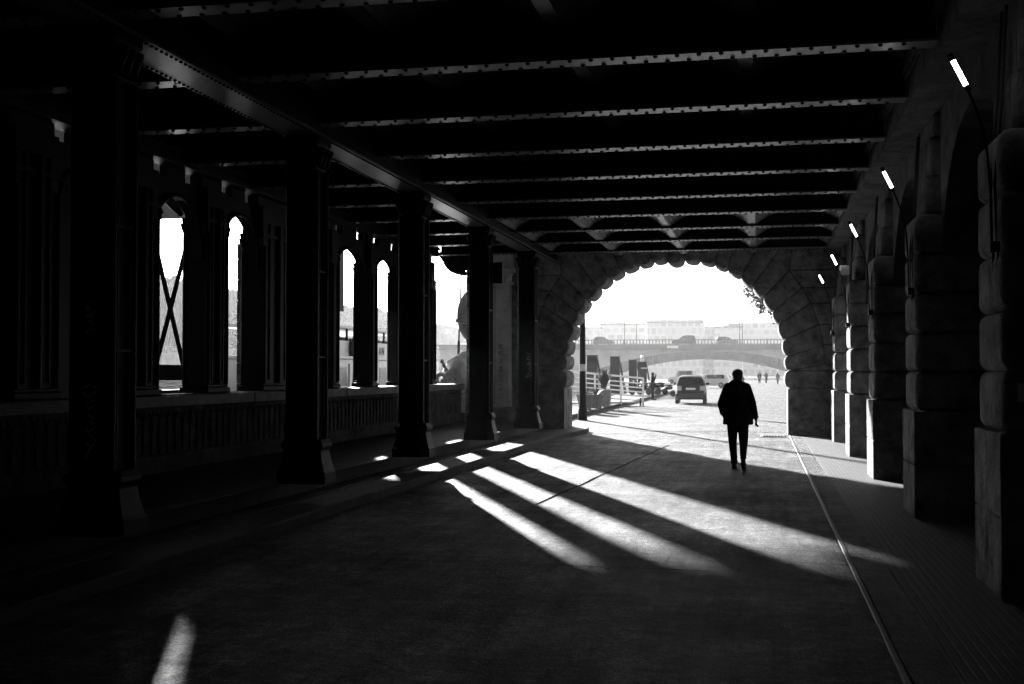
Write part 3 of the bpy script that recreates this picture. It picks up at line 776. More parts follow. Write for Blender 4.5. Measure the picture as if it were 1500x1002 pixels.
simple_person('woman in a grey coat half hidden behind the walking man, facing the viewer', (-.62, 45, 0), 1.56, R(185), 'cloth_mid', 'cloth_mid', 'bent', .10)
simple_person('person in black standing alone at the quay edge with a hand raised to the face', (-6.35, 73, 0), 1.70, R(-75), 'coat', 'trousers', 'phone', .03)
G = 'people strolling far down the quay'
simple_person('leftmost figure of the distant strolling pair, in a long black coat', (.02, 163, 0), 1.74, R(180), 'coat', 'trousers', 'hang', .14, .55, G)
simple_person('right figure of the distant strolling pair, holding something pale', (.92, 165, 0), 1.66, R(190), 'cloth_mid', 'coat', 'bent', .12, .8, G)
simple_person('lone distant walker in dark trousers, near the right side of the arch', (2.45, 166, 0), 1.60, R(5), 'cloth_mid', 'trousers', 'hang', .16, .85, G)

# ------------------------------------------------------------------ VEHICLES
def car(label, paint, loc, rz, group=None, cat='car', scale=1.0, tall=1.0, estate=False, plate=True, name='parked_car'):
    t = thing(name, label, cat, loc, rz, group); t.scale = (scale,)*3
    # stations along the length: y, roofline z, half width low, half width at roofline
    if estate: st = [(0, .98), (.06, 1.05), (.28, 1.44), (.6, 1.50), (1.7, 1.50), (2.2, 1.42), (2.95, .98), (3.7, .86), (3.95, .72), (4.02, .55)]
    else: st = [(0, .92), (.05, 1.0), (.36, 1.42), (.62, 1.50), (1.5, 1.52), (1.95, 1.44), (2.72, 1.0), (3.35, .86), (3.62, .74), (3.72, .55)]
    st = [(y, z*tall if z > 1.05 else z) for y, z in st]; Ln = st[-1][0]
    b = MB(); rings = []
    for y, z in st:
        end = min(1, .86 + .14*min(y, Ln-y)/.35) if min(y, Ln-y) < .35 else 1
        wl_ = .82*end; belt = min(z, .95); wr_ = wl_*(.985 - .26*max(0, z-.95)/.55)
        prof = [(-wl_*.96, .24), (-wl_*1.0, .42), (-wl_*1.0, .72), (-wl_*.97, belt), (-wr_, z-.03 if z > 1 else z), (-wr_*.86, z+.015), (0, z+.03)]
        ring = [b.bm.verts.new((x, y, zz)) for x, zz in prof] + [b.bm.verts.new((-x, y, zz)) for x, zz in prof[:-1][::-1]]
        rings.append(ring)
    for a, c in zip(rings, rings[1:]):
        for k in range(len(a)): b.bm.faces.new((a[k], a[(k+1) % len(a)], c[(k+1) % len(a)], c[k]))
    b.bm.faces.new(rings[0][::-1]); b.bm.faces.new(rings[-1]); bmesh.ops.recalc_face_normals(b.bm, faces=b.bm.faces)
    body = b.build('body', paint, t, bevel=.03, seg=3)
    # glass set 6 mm proud
    rw = MB(); z1, z2 = 1.03, 1.37*tall
    y1 = .075; y2 = .30
    rw.face([(-.66, y1-.012, z1), (.66, y1-.012, z1), (.55, y2-.012, z2), (-.55, y2-.012, z2)])
    rw.build('rear_window', 'glass', t)
    fw = MB(); a0, a1 = (2.28, 2.86) if estate else (2.05, 2.64); fw.face([(.66, a1+.02, 1.05), (-.66, a1+.02, 1.05), (-.57, a0+.06, 1.42*tall), (.57, a0+.06, 1.42*tall)]); fw.build('windscreen', 'glass', t)
    for sg in (-1, 1):
        q = MB()
        for ya, yb in ((.42, 1.32), (1.40, 2.25 if estate else 2.02)):
            lo = .826; hi = .826*(.985-.26*(1.36*tall-.95)/.55)+.012
            q.face([(sg*lo, ya-.14, .99), (sg*lo, yb+.22 if yb > 1.5 else yb, .99), (sg*hi, yb-.05, 1.37*tall), (sg*hi, ya, 1.37*tall)])
        q.build('side_window', 'glass', t)
        q = MB(); q.box(sg*.60-.12, sg*.60+.12, -.018, .05, .72, .96); q.build('tail_light', 'lens', t, bevel=.02)
        q = MB(); q.box(sg*.58-.14, sg*.58+.14, Ln-.17, Ln-.02, .62, .74); q.build('headlight', 'rim', t, bevel=.03)
        q = MB(); q.box(sg*.82-.02 if sg > 0 else -.98, .98 if sg > 0 else -.80, 2.15, 2.27, 1.0, 1.13); q.build('wing_mirror', paint, t, bevel=.03)
    bp = MB(); bp.box(-.80, .80, -.07, .12, .30, .56); bp.build('bumper', paint if paint != 'car_dark' else 'black', t, bevel=.04, seg=3)
    if plate: MB().box(-.26, .26, -.022, .0, .76, .87).build('number_plate', 'plate', t)
    MB().tube([(-.16, -.03, 1.06), (.28, -.005, 1.16)], .012, 6).build('wiper', 'black', t)
    for sg in (-1, 1):
        for y in (.68, Ln-.72):
            w_ = MB(); w_.lathe([(.22, -.10), (.30, -.10), (.315, -.06), (.315, .06), (.30, .10), (.22, .10)], (sg*.73, y, .315), 20, axis='x'); tr = w_.build('wheel', 'tyre', t, smooth=True)
            w_ = MB(); w_.lathe([(.21, -.02), (.20, .085), (.06, .10), (.05, .104)], (sg*.73, y, .315), 12, axis='x') if sg > 0 else w_.lathe([(.21, .02), (.20, -.085), (.06, -.10), (.05, -.104)], (sg*.73, y, .315), 12, axis='x')
            w_.build('rim', 'rim', tr)
    return t
car('dark hatchback seen from behind, driving off along the sunlit quay', 'car_dark', (-3.6, 64.6, 0), R(2), name='hatchback')
car('pale silver car seen from the side, half hidden behind the walking man', 'car_pale', (-3.1, 128, 0), R(78), name='parked_car', estate=True)
car('white van-like car parked far off under the stone bridge', 'car_pale', (-8.6, 168, 0), R(70), tall=1.3, estate=True, group='vehicles parked under the far bridge')
car('grey car parked far off beyond the dark hatchback', 'car_mid', (-4.2, 186, 0), R(82), group='vehicles parked under the far bridge')
# scooters by the quay edge
def scooter():
    t = thing('motor_scooter', 'x', 'scooter', (0, 0, 0), 0, 'scooters parked at the quay edge')
    b = MB(); b.limb((0, -.35, .62), .14, (0, .05, .58), .11); b.limb((0, .05, .40), .10, (0, .45, .42), .09); b.limb((0, .50, .42), .11, (0, .60, .88), .09); remesh(b, 'body', 'car_dark', t, .03, 2)
    b = MB(); b.ball((0, -.18, .79), (.13, .36, .06)); b.build('seat', 'black', t, smooth=True)
    b = MB(); b.tube([(-.32, .52, 1.03), (0, .60, .95), (.32, .52, 1.03)], .02, 8); b.build('handlebar', 'grey_metal', t)
    for y in (-.52, .74):
        b = MB(); b.lathe([(.13, -.05), (.21, -.05), (.23, 0), (.21, .05), (.13, .05)], (0, y, .23), 16, axis='x'); b.build('wheel', 'tyre', t, smooth=True)
    b = MB(); b.ball((0, .66, .80), (.08, .05, .07)); b.build('headlight', 'rim', t, smooth=True)
    return t
s0 = scooter(); s0.location = (-6.3, 83, 0); s0.rotation_euler = (0, 0, R(70)); s0['label'] = 'scooter nearest the dark hatchback, its handlebar towards the road'
for i, (x, y, a, l) in enumerate(((-6.75, 82, 62, 'second scooter of the row at the quay edge, tucked close behind the nearest'), (-7.2, 81.0, 80, 'scooter in the middle of the row at the quay edge'), (-7.7, 80.2, 66, 'scooter at the left end of the row, nearest the standing figure'))):
    dup(s0, (x, y, .0 if x > -6.75 else .16), l, R(a))

# ------------------------------------------------------------------ QUAY FURNITURE
mast = thing('lamp_post', 'tall dark post standing at the left foot of the arch, outside', 'post', (-6.22, 42.6, 0))
MB().lathe([(.17, 0), (.17, .35), (.135, .42), (.12, .9), (.11, 2.2), (.085, 6.5), (.06, 8.2)], n=14).build('pole', 'iron', mast, smooth=True)
q = MB(); q.tube([(0, 0, 8.0), (.3, 0, 8.5), (.9, 0, 8.7)], .045, 8); q.build('arm', 'iron', mast)
q = MB(); q.ball((1.15, 0, 8.66), (.34, .14, .08)); q.build('lamp_head', 'iron', mast, smooth=True)
q = MB(); q.lathe([(.112, 0), (.116, .02), (.116, .24), (.112, .26)], (0, 0, 1.75), 14); q.build('sticker_band', 'stone_pale', mast)
# white gangway railing
gw = thing('gangway', 'white slatted gangway railing sloping down to the river landing', 'gangway', (0, 0, 0))
P0, P1 = Vector((-9.1, 57.0, .42)), Vector((-5.75, 60.5, .30))
def rail(name, a, c, z0s, r):
    q = MB()
    for z in z0s: q.tube([a + Vector((0, 0, z)), c + Vector((0, 0, z-.25))], r, 8)
    return q.build(name, 'white_metal', gw)
rail('top_rail', P0, P1, (1.35,), .05); rail('slats', P0, P1, (.2, .42, .64, .86, 1.08), .032)
for f in (0, .36, .7, 1.0):
    a = P0.lerp(P1, f); q = MB(); q.box(a.x-.045, a.x+.045, a.y-.045, a.y+.045, a.z-.1-.25*f, a.z+1.38-.25*f); q.build('post', 'white_metal', gw)
q = MB(); q.prism([(P0.x, P0.y), (P1.x, P1.y), (P1.x-.9, P1.y+.9), (P0.x-.9, P0.y+.9)], .18, .26, 'xy'); q.build('walkway', 'white_metal', gw)
gw2 = thing('landing_railing', 'low white railing of the landing stage behind the plant pots', 'railing', (0, 0, 0))
Q0, Q1 = Vector((-11.8, 58.5, -.1)), Vector((-9.3, 57.2, .42))
q = MB()
for z in (.2, .45, .7, .95, 1.3): q.tube([Q0+Vector((0, 0, z)), Q1+Vector((0, 0, z))], .035, 8)
q.build('rails', 'white_metal', gw2)
for f in (0, .5, .97):
    a = Q0.lerp(Q1, f); q = MB(); q.box(a.x-.04, a.x+.04, a.y-.04, a.y+.04, a.z-.1, a.z+1.34); q.build('post', 'white_metal', gw2)
wh = MB(); wh.lathe([(.05, -.04), (.16, -.04), (.17, 0), (.16, .04), (.05, .04)], (0, 0, .17), 16, axis='x'); wh.box(-.03, .03, -.03, .03, .17, .42)
tag(wh.build('roller_wheel', 'tyre', loc=(-5.85, 60.2, 0)), 'small dark roller wheel under the end of the white gangway', 'wheel')
# mooring posts with raking braces
def dolphin():
    t = thing('mooring_post', 'x', 'mooring post', (0, 0, 0), 0, 'dark mooring posts in the river')
    q = MB(); q.prism([(-.42, -4), (.40, -4), (.36, 0), (-.38, 0)], -.3, .3, 'xz'); q.build('post', 'iron', t, bevel=.03)
    q = MB(); q.prism([(.30, -.05), (.37, -.05), (1.25, -4.5), (.95, -4.5)], -.12, .12, 'xz'); q.build('brace', 'iron', t)
    q = MB(); q.box(-.44, .42, -.34, .34, .0, .06); q.build('cap', 'iron', t, bevel=.02)
    return t
d0 = dolphin(); d0.location = (-12.1, 88, 2.90); d0['label'] = 'broadest dark mooring post, left of the others by the lamp post'
dup(d0, (-11.6, 98, 2.92), 'second dark mooring post, standing clear above the gangway')
dup(d0, (-10.75, 104, 2.72), 'third dark mooring post, close beside the banded one', sc=.9)
d3 = dup(d0, (-9.55, 100, 2.50), 'rightmost dark mooring post, with a pale band and a light on top'); d3.scale = (.95, .95, 1)
q = MB(); q.box(-.1, .44, -.345, -.31, -.55, -.42); q.build('pale_band', 'stone_pale', d3); q = MB(); q.lathe([(.10, .06), (.16, .10), (.16, .45), (.08, .6)], n=10); q.build('beacon', 'white_metal', d3)
# pots and planter
def blades(b, c, n, h, spread, w=.05):
    for k in range(n):
        a = rnd.uniform(0, 6.283); s_ = rnd.uniform(.2, 1)*spread; hh = h*rnd.uniform(.6, 1.1)
        p1 = Vector((c[0]+s_*.5*math.cos(a), c[1]+s_*.5*math.sin(a), c[2]+hh*.7)); p2 = Vector((c[0]+s_*math.cos(a), c[1]+s_*math.sin(a), c[2]+hh))
        t_ = Vector((-math.sin(a), math.cos(a), 0))*w/2
        b.face([Vector(c)-t_*.5, Vector(c)+t_*.5, p1+t_, p1-t_]); b.face([p1-t_, p1+t_, p2])
def pot(label, loc, r, h, plant_h, n=40, square=False, grp='plant pots at the quay edge'):
    t = thing('potted_plant', label, 'potted plant', loc, 0, grp)
    q = MB()
    if square: q.lathe([(r*1.05, 0), (r*1.25, h*.96), (r*1.25, h), (r*1.12, h), (r*1.1, h*.9)], n=4, rot=math.pi/4)
    else: q.lathe([(r*.72, 0), (r*.98, h*.86), (r*1.06, h*.87), (r*1.06, h), (r*.93, h), (r*.9, h*.9)], n=18)
    q.build('pot', 'pot' if not square else 'coping', t, smooth=not square)
    q = MB(); q.lathe([(r*.88, h*.86), (r*.88, h*.9)], n=14); q.build('soil', 'dark_wall', t)
    q = MB(); blades(q, (0, 0, h*.88), n, plant_h, r*1.5, .06); q.build('leaves', 'leaf', t)
pot('round clay pot nearest the lamp post, its plant cut low', (-7.2, 50.0, .16), .36, .62, .3, 30)
pot('second round clay pot, just right of the nearest one', (-6.95, 51.6, .16), .33, .60, .35, 30)
pot('square planter with a tall bushy plant in front of the gangway', (-6.95, 54.5, .16), .34, .75, 1.0, 160, True)

# ------------------------------------------------------------------ BOAT, SCULPTURE, BRACKETS SEEN THROUGH THE ARCADE
boat = thing('river_boat', 'white river cruise boat with dark windows and lettering, seen through the arcade', 'boat', (-15.3, 41.0, -3.2))
q = MB(); hull = [(-2.4, -6), (2.4, -6), (2.6, 0), (2.4, 5), (1.2, 8), (0, 9), (-1.2, 8), (-2.4, 5), (-2.6, 0)]
q.prism(hull, -.4, 4.05, 'xy'); q.build('hull', 'boat_white', boat, bevel=.06)
q = MB(); q.prism([(x*1.03, y*1.015) for x, y in hull], 4.06, 4.16, 'xy'); q.build('rubbing_strake', 'cloth_mid', boat)
cb = MB(); cb.box(-2.2, 2.2, -5.5, 4.6, 4.17, 5.35); cabin = cb.build('cabin', 'boat_white', boat, bevel=.05)
q = MB(); q.box(-2.0, 2.25, -5.5, 4.9, 5.36, 5.44); q.build('upper_deck', 'boat_white', boat)
for k in range(7):
    y = -5.1 + k*1.4
    q = MB(); q.prism([(y+.10, 4.48), (y+1.05, 4.48), (y+.95, 5.08), (y+.2, 5.08)], 2.202, 2.212, 'yz'); q.build('window', 'glass', cabin)
    q = MB(); q.prism([(y+.25, -5.08), (y+.35, -4.52), (y+1.0, -4.52), (y+.9, -5.08)], 2.2, 2.2, 'yz') if False else q.box(2.2, 2.208, y+1.12, y+1.24, 4.3, 5.2); q.build('window_post', 'cloth_mid', cabin)
q = MB(); q.box(1.95, 2.05, -5.4, 4.6, 5.45, 5.95); q.build('name_board', 'boat_white', boat)
q = MB(); q.box(-1.9, 2.05, -5.4, 4.8, 6.36, 6.46); q.build('canopy', 'boat_white', boat, bevel=.02)
for y in (-5.3, -3.3, -1.3, .7, 2.7, 4.6):
    q = MB(); q.tube([(1.9, y, 5.45), (1.9, y, 6.36)], .04, 8); q.build('canopy_post', 'cloth_mid', boat)
for y in (-4.2, -2.4, -1.0, 1.4, 3.0):
    q = MB(); q.box(.9, 1.5, y-.3, y+.3, 5.45, 6.1); q.build('deck_seat', 'cloth_mid', boat, bevel=.06)
# lettering: only the part of the name the photo shows
def letters(txt, size, parent, loc, rot, m, ext=.006):
    cu = bpy.data.curves.new('txt', 'FONT'); cu.body = txt; cu.size = size; cu.extrude = ext; cu.offset = 0; cu.space_character = 1.25
    o = bpy.data.objects.new('tmp', cu); COL.objects.link(o)
    me = bpy.data.meshes.new_from_object(o.evaluated_get(bpy.context.evaluated_depsgraph_get())); bpy.data.objects.remove(o)
    me.materials.clear(); me.materials.append(M[m])
    r_ = bpy.data.objects.new('lettering', me); COL.objects.link(r_); r_.parent = parent; r_.location = loc; r_.rotation_euler = rot
    return r_
letters('AN', .40, boat, (2.06, -.36, 5.54), (R(90), 0, R(90)), 'name_paint')
q = MB(); q.lathe([(.22, 0), (.36, .03), (.36, .14), (.22, .17)], (2.06, -3.2, 5.70), 18, axis='x'); q.build('life_ring', 'cloth_mid', boat, smooth=True)

# mast seen beyond the last opening
fl = MB(); fl.tube([(-12.2, 47.5, -3.2), (-12.05, 47.5, 3.0)], .055, 8); fl.tube([(-12.05, 47.5, 3.0), (-11.85, 47.5, 8.5)], .035, 8)
tag(fl.build('boat_mast', 'iron'), 'thin dark mast rising beyond the opening beside the sculpture', 'mast')
sc = thing('stone_sculpture', 'carved stone group of scrolls and a rounded shield on the bridge pier', 'sculpture', (-9.0, 35.5, .16))
b = MB()
b.ball((.05, 0, 1.25), (.62, .6, .78), 24, 16); b.ball((.4, .1, .6), (.7, .6, .65), 20, 14); b.limb((-.35, -.3, .1), .16, (-.42, -.35, 1.0), .14)
th = [(-.46 + .20*math.cos(a)*(1-a/9), -.42, 1.30 + .26*math.sin(a)*(1-a/9)) for a in [k*.5 for k in range(14)]]
for a, c in zip(th, th[1:]): b.limb(a, .075, c, .07, 8)
b.limb((-.35, -.5, .95), .08, (-.1, -.62, .5), .10); b.limb((-.1, -.62, .5), .10, (-.3, -.6, .12), .09); b.limb((.0, -.6, .7), .07, (.5, -.55, 1.1), .05)
b.limb((-.55, -.2, .15), .12, (.6, -.4, .1), .14); b.limb((.15, 0, 2.05), .16, (.7, 0, 2.0), .18); b.limb((-.3, 0, 1.85), .1, (.3, 0, 2.12), .14)
for k in range(9): b.ball((-.40+.13*k*.5, -.5-.02*k, 1.9-.13*k), .07, 8, 6)
remesh(b, 'scrollwork', 'stone_pale', sc, .022, 2)
b = MB(); b.ball((.50, .1, 3.30), (.60, .28, .86), 24, 18); b.limb((-.05, -.1, 3.12), .05, (.55, -.25, 3.0), .06); b.limb((-.25, 0, 3.2), .02, (.0, 0, 3.16), .03)
remesh(b, 'shield', 'coping', sc, .02, 2)
q = MB(); q.box(.45, 1.0, -.1, .4, 2.0, 2.75); q.build('shield_support', 'coping', sc, bevel=.05)
q = MB(); q.box(-.75, 1.2, -.7, .8, -.1, .1); q.build('plinth', 'stone', sc, bevel=.03)
hb = thing('hanging_ornament', 'scrolled cast iron ornament hanging under the bridge edge beside the sky', 'ornament', (-8.4, 33.0, 4.55))
b = MB()
b.ball((.1, 0, .42), (.5, .12, .36), 20, 12); b.limb((-.5, 0, .55), .08, (-.25, 0, .2), .08); b.limb((-.25, 0, .2), .07, (.2, 0, -.02), .07)
for k in range(10):
    a = math.pi*(1.02 + .05*k*1.0); b.ball((.12+.52*math.cos(a), 0, .45+.45*math.sin(a)), .06, 10, 8)
remesh(b, 'scrollwork', 'iron', hb, .018, 2)

# ------------------------------------------------------------------ THE FAR BRIDGE, ITS TRAFFIC, THE CITY AND THE HILL
fb = thing('stone_bridge', 'wide stone arch bridge crossing the quay in the distance, with a railing along its deck', 'bridge', (-10, 300, 0), R(5))
def bz(t): return 4.9 - ((t+2.2)/27.5)**2*5.6      # intrados height along the bridge
q = MB(); xs = [-29.7 + 54.7*i/44 for i in range(45)]
for a, c in zip(xs, xs[1:]): q.prism([(a, bz(a)+1.9+.0012*a*a), (c, bz(c)+1.9+.0012*c*c), (c, 7.2), (a, 7.2)], .25, 18, 'xz')
q.box(-70, -29.702, .25, 18, -4, 7.2); q.box(25.002, 60, .25, 18, -4, 7.2)
bmesh.ops.remove_doubles(q.bm, verts=q.bm.verts, dist=.0001)
q.build('spandrel', 'bridge_stone', fb)
q = MB()
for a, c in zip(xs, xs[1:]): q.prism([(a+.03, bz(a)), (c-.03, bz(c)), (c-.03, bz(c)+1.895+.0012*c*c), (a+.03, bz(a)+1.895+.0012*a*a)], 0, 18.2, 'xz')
q.build('arch_ring', 'bridge_ring', fb)
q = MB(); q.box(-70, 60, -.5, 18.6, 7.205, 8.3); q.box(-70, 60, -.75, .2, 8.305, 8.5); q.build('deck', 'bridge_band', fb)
q = MB(); x = -60
q.box(-60, 50, -.64, -.46, 9.482, 9.66); q.box(-60, 50, -.58, -.52, 8.6, 8.66)
while x < 50: q.box(x-.10, x+.10, -.62, -.48, 8.5, 9.48); x += .8
q.build('railing', 'iron', fb)
MB().box(-12.5, -9.7, -.62, -.52, 7.45, 8.15).build('pale_sign', 'plate', fb)
def on_bridge(x, y): # local bridge position -> world
    c, s_ = math.cos(R(5)), math.sin(R(5)); return (-10 + x*c - y*s_, 300 + x*s_ + y*c, 8.35)
GB = 'cars on the far bridge'
car('dark car on the far bridge, the largest, above the dark hatchback', 'car_dark', on_bridge(-5.3, 2.5), R(5+90), GB, scale=1.45, plate=False, name='bridge_car', tall=1.1, estate=True)
car('low dark car on the far bridge, just right of the largest one', 'car_mid', on_bridge(-.4, 2.8), R(5-90), GB, scale=1.35, plate=False, name='bridge_car', estate=True)
car('dark car at the left end of the far bridge, beside the lamp post', 'car_mid', on_bridge(-31.0, 2.5), R(5-90), GB, scale=1.4, plate=False, name='bridge_car')
car('dark car at the right end of the far bridge, next to the arch edge', 'car_dark', on_bridge(18.5, 2.5), R(5-90), GB, scale=1.4, plate=False, name='bridge_car', estate=True)
p_ = simple_person('pedestrian on the far bridge pavement, right of the paired poles', on_bridge(12.0, .6), 1.75, R(95), 'coat', 'trousers', 'hang', .12); 
q0 = thing('bridge_pole', 'leftmost thin pole on the far bridge', 'pole', on_bridge(-23.0, 1.0), 0, 'poles on the far bridge')
MB().lathe([(.16, 0), (.11, 1), (.07, 6.6)], n=8).build('shaft', 'iron', q0); q = MB(); q.ball((0, 0, 6.7), (.14, .14, .18)); q.build('finial', 'iron', q0)
dup(q0, on_bridge(-20.0, 1.0), 'second thin pole from the left on the far bridge')
dup(q0, on_bridge(5.4, 1.0), 'left pole of the close pair on the far bridge'); dup(q0, on_bridge(6.1, 1.4), 'right pole of the close pair on the far bridge')

def building(label, x0, x1, y, h, depth, m, steps=(), roof=True):
    t = thing('apartment_building', label, 'building', ((x0+x1)/2, y, -2), 0, 'pale apartment blocks beyond the far bridge')
    w = (x1-x0)/2; q = MB(); q.box(-w, w, 0, depth, 0, h+2); wl_ = q.build('wall', m, t)
    for a, c, hh in steps:
        q = MB(); q.box(-w+a*2*w, -w+c*2*w, 1.5, depth-2, h+2.002, h+2+hh); q.build('rooftop_storey', m, t)
    if roof:
        q = MB(); q.box(-w-.4, w+.4, -.4, depth+.4, h+2.002, h+2.5) if not steps else q.box(-w-.4, w+.4, -.5, .9, h+1.2, h+1.9); q.build('cornice', 'facade_roof', t)
    return t
def px2x(px, y): return (px-1112)/1790*y
def px2h(py, y): return 1.75 + (544-py)*y/1775
Y = 560
building('low pale block at the left end of the skyline, by the lamp post', px2x(838, Y), px2x(876, Y), Y, px2h(479, Y), 25, 'facade_b')
building('long pale block left of the tallest one on the skyline', px2x(877, Y+10), px2x(945, Y+10), Y+10, px2h(472.5, Y+10), 25, 'facade_a', ((.05, .5, 1.2),))
building('tallest and widest pale block in the middle of the skyline', px2x(948, Y-20), px2x(1030, Y-20), Y-20, px2h(470, Y-20), 28, 'facade_c', ((.0, .98, 1.0),))
building('small low block in the dip of the skyline', px2x(1031, Y+5), px2x(1046, Y+5), Y+5, px2h(480, Y+5), 20, 'facade_b')
building('curved-roof pale block right of the skyline dip', px2x(1047, Y-5), px2x(1088, Y-5), Y-5, px2h(478, Y-5), 25, 'facade_a', ((.25, 1.0, 1.0), (.5, 1.0, 1.6)))
building('long pale block at the right end of the skyline', px2x(1089, Y+15), px2x(1175, Y+15), Y+15, px2h(475, Y+15), 25, 'facade_b')
for i, (px, w, h, l) in enumerate(((690, 60, 17, 'pale block glimpsed left of the arch above the river'), (620, 50, 15, 'pale block beyond the mast, low on the far bank'))):
    building(l, px2x(px-w/2, 620), px2x(px+w/2, 620), 620, h, 20, 'facade_c')

# far bank: embankment wall with balustrade, wooded hill
em = thing('embankment_wall', 'long pale embankment wall with a balustrade on the far bank', 'embankment wall', (-150, 0, -6))
MB().box(-6, 0, 120, 700, 0, 12.6).build('wall', 'bridge_stone', em)
q = MB(); q.box(-.6, -.1, 120, 700, 14.1, 14.4); y = 120
while y < 420: q.box(-.5, -.2, y, y+.45, 12.6, 14.1); y += 1.1
q.build('balustrade', 'coping', em)
struct(MB().box(-1500, -156.01, 100, 1500, -6, 6.4).build('far_bank', 'far_wood'), 'far bank of the river', 'bank')
barge = thing('barge', 'long dark barge moored on the river beyond the cross-braced opening', 'barge', (-70, 135, -3.2))
q = MB(); q.prism([(-24, 0), (24, 0), (27, 2.6), (25, 3.4), (-26, 3.4)], -3, 3, 'yz'); q.build('hull', 'iron', barge, bevel=.1)
q = MB(); q.box(-2.4, 2.4, -20, 16, 3.41, 4.3); q.build('hold_cover', 'cloth_mid', barge, bevel=.1)
pont = thing('landing_stage', 'bright white floating landing stage just outside the near openings', 'landing stage', (-20, 38, -3.2))
q = MB(); q.box(-4, 4, -12, -3.6, 0, 3.2); q.build('float', 'boat_white', pont, bevel=.1)

def hill():
    ridge = [(-150, 330), (100, 385), (205, 404), (255, 411), (300, 418), (345, 426), (420, 436), (508, 448), (560, 454), (610, 465), (645, 474), (690, 487), (760, 500), (830, 512)]
    q = MB(); rows = 14; n = 220; grid = []
    def rz_(px):
        for (a, za), (c, zc) in zip(ridge, ridge[1:]):
            if a <= px <= c: return za + (zc-za)*(px-a)/(c-a)
        return ridge[-1][1]
    for j in range(rows+1):
        row = []
        for i in range(n+1):
            px = -150 + 850*i/n; py = rz_(px)
            xx = (px-750)/F; az = math.atan(xx) - YAW
            D1 = min(800, max(400, 185/abs(math.sin(az)))); D = D1*(1 - .12*(1-j/rows)); zt = 1.75 + (544-py)*D1/1760
            z = 5 + (zt-5)*(j/rows)**.75 + (rnd.uniform(-.9, .9) if j else 0)
            row.append(q.bm.verts.new((D*math.sin(az), D*math.cos(az), z)))
        grid.append(row)
    last = [q.bm.verts.new((v_.co.x*1.25, v_.co.y*1.25, 4)) for v_ in grid[-1]]; grid.append(last)
    for a, c in zip(grid, grid[1:]):
        for i in range(n): q.bm.faces.new((a[i], a[i+1], c[i+1], c[i]))
    return q.build('wooded_hill', 'far_wood', smooth=False)
struct(hill(), 'hazy wooded hill on the far side of the river', 'hill')

# trees
def tree(label, loc, h, cr, low, n=5200, group=None, leafs=.22, name='leafy_tree', seedv=3, extra=()):
    rr = random.Random(seedv)
    t = thing(name, label, 'tree', loc, 0, group)
    q = MB(); q.tube([(0, 0, 0), (.1, 0, h*.2), (.05, .1, h*.45), (0, 0, h*.8)], [.34, .26, .20, .05], 10)
    tips = []
    for k in range(11):
        a = rr.uniform(0, 6.28); z0 = h*rr.uniform(.25, .6); L = cr*rr.uniform(.6, 1.0)
        p = [(.05, .05, z0), (L*.5*math.cos(a), L*.5*math.sin(a), z0+h*.10), (L*math.cos(a), L*math.sin(a), z0 + h*rr.uniform(-.02, .22))]
        q.tube(p, [.10, .06, .02], 7); tips += p[1:]
    for p in extra: q.tube([(0, 0, 4.4), (p[0]*.5, p[1]*.5+.1, 5.4), p], [.10, .06, .018], 6)
    q.build('trunk', 'bark', t)
    q = MB(); cl = []
    for k in range(46):
        a = rr.uniform(0, 6.28); u = rr.uniform(0, 1)**.5; z = rr.uniform(low, h)
        f = math.sin(math.pi*min(1, max(.12, (z-low)/(h-low)*.9+.08)))**.6
        cl.append((Vector((cr*u*f*math.cos(a), cr*u*f*math.sin(a), z)), rr.uniform(.5, 1.1)))
    for p in tips: cl.append((Vector(p), .7))
    for p in extra:
        cl += [(Vector(p), .5)]*3
    for k in range(n):
        c, s_ = cl[rr.randrange(len(cl))]
        o_ = Vector((rr.gauss(0, 1), rr.gauss(0, 1), rr.gauss(0, .8)))*s_*.55
        p = c+o_; u = Vector((rr.gauss(0, 1), rr.gauss(0, 1), rr.gauss(0, .5))).normalized(); w_ = u.cross(Vector((rr.gauss(0, 1), rr.gauss(0, 1), rr.gauss(0, 1)))).normalized()
        s2 = leafs*rr.uniform(.6, 1.2)
        q.face([p-u*s2*.6, p+w_*s2*.3, p+u*s2*.6, p-w_*s2*.3])
    q.build('crown', 'leaf', t)
    return t
tree('leafy tree reaching in from the right behind the arch, its twigs against the sky', (4.9, 66, 0), 13, 5.0, 4.8, 13000, extra=[(-5.3, 0, 6.2), (-4.9, .5, 5.7), (-4.6, 0, 5.3), (-4.2, 0, 5.9), (-4.0, -.4, 5.0), (-5.0, .3, 6.8), (-3.6, 0, 5.4), (-4.4, 0, 6.6), (-3.4, .2, 4.8)], leafs=.15)
tree('bushy tree at the right foot of the far bridge', (11, 262, 0), 9, 4.5, .8, 3500, None, .4, 'bushy_tree', 5)
for i, (x, y, l) in enumerate(((-160, 330, 'rounded tree on the far embankment, seen through the cross-braced opening'), (-162, 352, 'rounded tree on the far embankment, seen through the second narrow opening'), (-160, 372, 'smaller tree on the far embankment, right of the rounded pair'))):
    tree(l, (x, y, 6.4), 15-2*i, 6.5, 2.5, 2600, 'trees on the far embankment', .8, 'rounded_tree', 11+i)

# embankment along the right of the quay beyond the arch
rw = thing('quay_embankment', 'tall stone embankment wall along the right of the quay beyond the arch', 'embankment wall', (13, 0, 0))
MB().box(0, 3, 36, 300, -.5, 6.2).build('wall', 'bridge_stone', rw); MB().box(-.15, .5, 36, 300, 6.205, 6.5).build('coping', 'coping', rw)

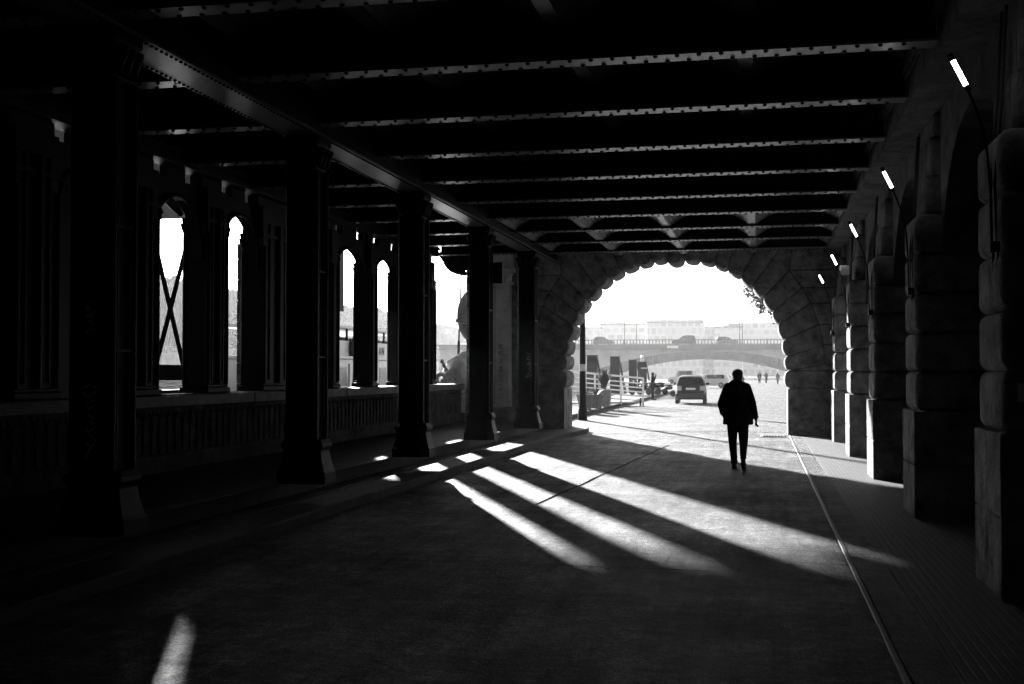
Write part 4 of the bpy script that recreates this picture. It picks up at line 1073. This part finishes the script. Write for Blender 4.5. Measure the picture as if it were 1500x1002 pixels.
# ------------------------------------------------------------------ HAZE
HAZE = .00025
if HAZE:
    hz = MB(); hz.box(-1560, 760, -320, 1560, -8, 108)
    m, nt, b_ = new_mat('haze_air'); nt.nodes.remove(b_)
    pv = nt.nodes.new('ShaderNodeVolumePrincipled'); pv.inputs['Color'].default_value = (1, 1, 1, 1); pv.inputs['Density'].default_value = HAZE; pv.inputs['Anisotropy'].default_value = .3
    nt.links.new(pv.outputs[0], nt.nodes['Material Output'].inputs['Volume'])
    tag(hz.build('haze', m), 'pale sunlit haze over the river and the far bank', 'haze', None, 'stuff')

# ------------------------------------------------------------------ LIGHT, SKY, CAMERA
sd = Vector((-math.sin(SUN_AZ)*math.cos(SUN_EL), math.cos(SUN_AZ)*math.cos(SUN_EL), math.sin(SUN_EL)))
L = bpy.data.lights.new('sun', 'SUN'); L.energy = 5.0; L.angle = R(.8); L.color = (1, 1, 1)
lo = bpy.data.objects.new('sun', L); COL.objects.link(lo); lo.rotation_euler = (-sd).to_track_quat('-Z', 'Y').to_euler(); lo.location = (0, 0, 30)
w = bpy.data.worlds.new('World'); S.world = w; w.use_nodes = True
nt = w.node_tree; bg = nt.nodes['Background']
sky = nt.nodes.new('ShaderNodeTexSky'); sky.sky_type = 'NISHITA'; sky.sun_disc = False
sky.sun_elevation = SUN_EL; sky.sun_rotation = -SUN_AZ; sky.dust_density = 3.0; sky.air_density = 1.5
bwn = nt.nodes.new('ShaderNodeRGBToBW'); nt.links.new(sky.outputs[0], bwn.inputs[0]); nt.links.new(bwn.outputs[0], bg.inputs[0]); bg.inputs[1].default_value = .05
cam = bpy.data.cameras.new('camera'); cam.sensor_width = 36; cam.lens = F/1500*36; cam.clip_end = 5000; cam.clip_start = .05
co = bpy.data.objects.new('camera', cam); COL.objects.link(co); S.camera = co
cy, sy, cp_, sp = math.cos(YAW), math.sin(YAW), math.cos(PITCH), math.sin(PITCH)
fw = Vector((-sy*cp_, cy*cp_, sp)); rt = Vector((cy, sy, 0)); up = rt.cross(fw)
co.matrix_world = Matrix(((rt.x, up.x, -fw.x, CAM.x), (rt.y, up.y, -fw.y, CAM.y), (rt.z, up.z, -fw.z, CAM.z), (0, 0, 0, 1)))
S.view_settings.view_transform = 'Standard'; S.view_settings.look = 'None'; S.view_settings.gamma = 1; S.view_settings.use_curve_mapping = False
S.view_settings.exposure = 2.48
S.cycles.use_denoising = True; S.cycles.sample_clamp_indirect = .6; S.cycles.use_adaptive_sampling = False
S.cycles.denoising_prefilter = 'NONE'
S.cycles.max_bounces = 8; S.cycles.diffuse_bounces = 5; S.cycles.volume_bounces = 0
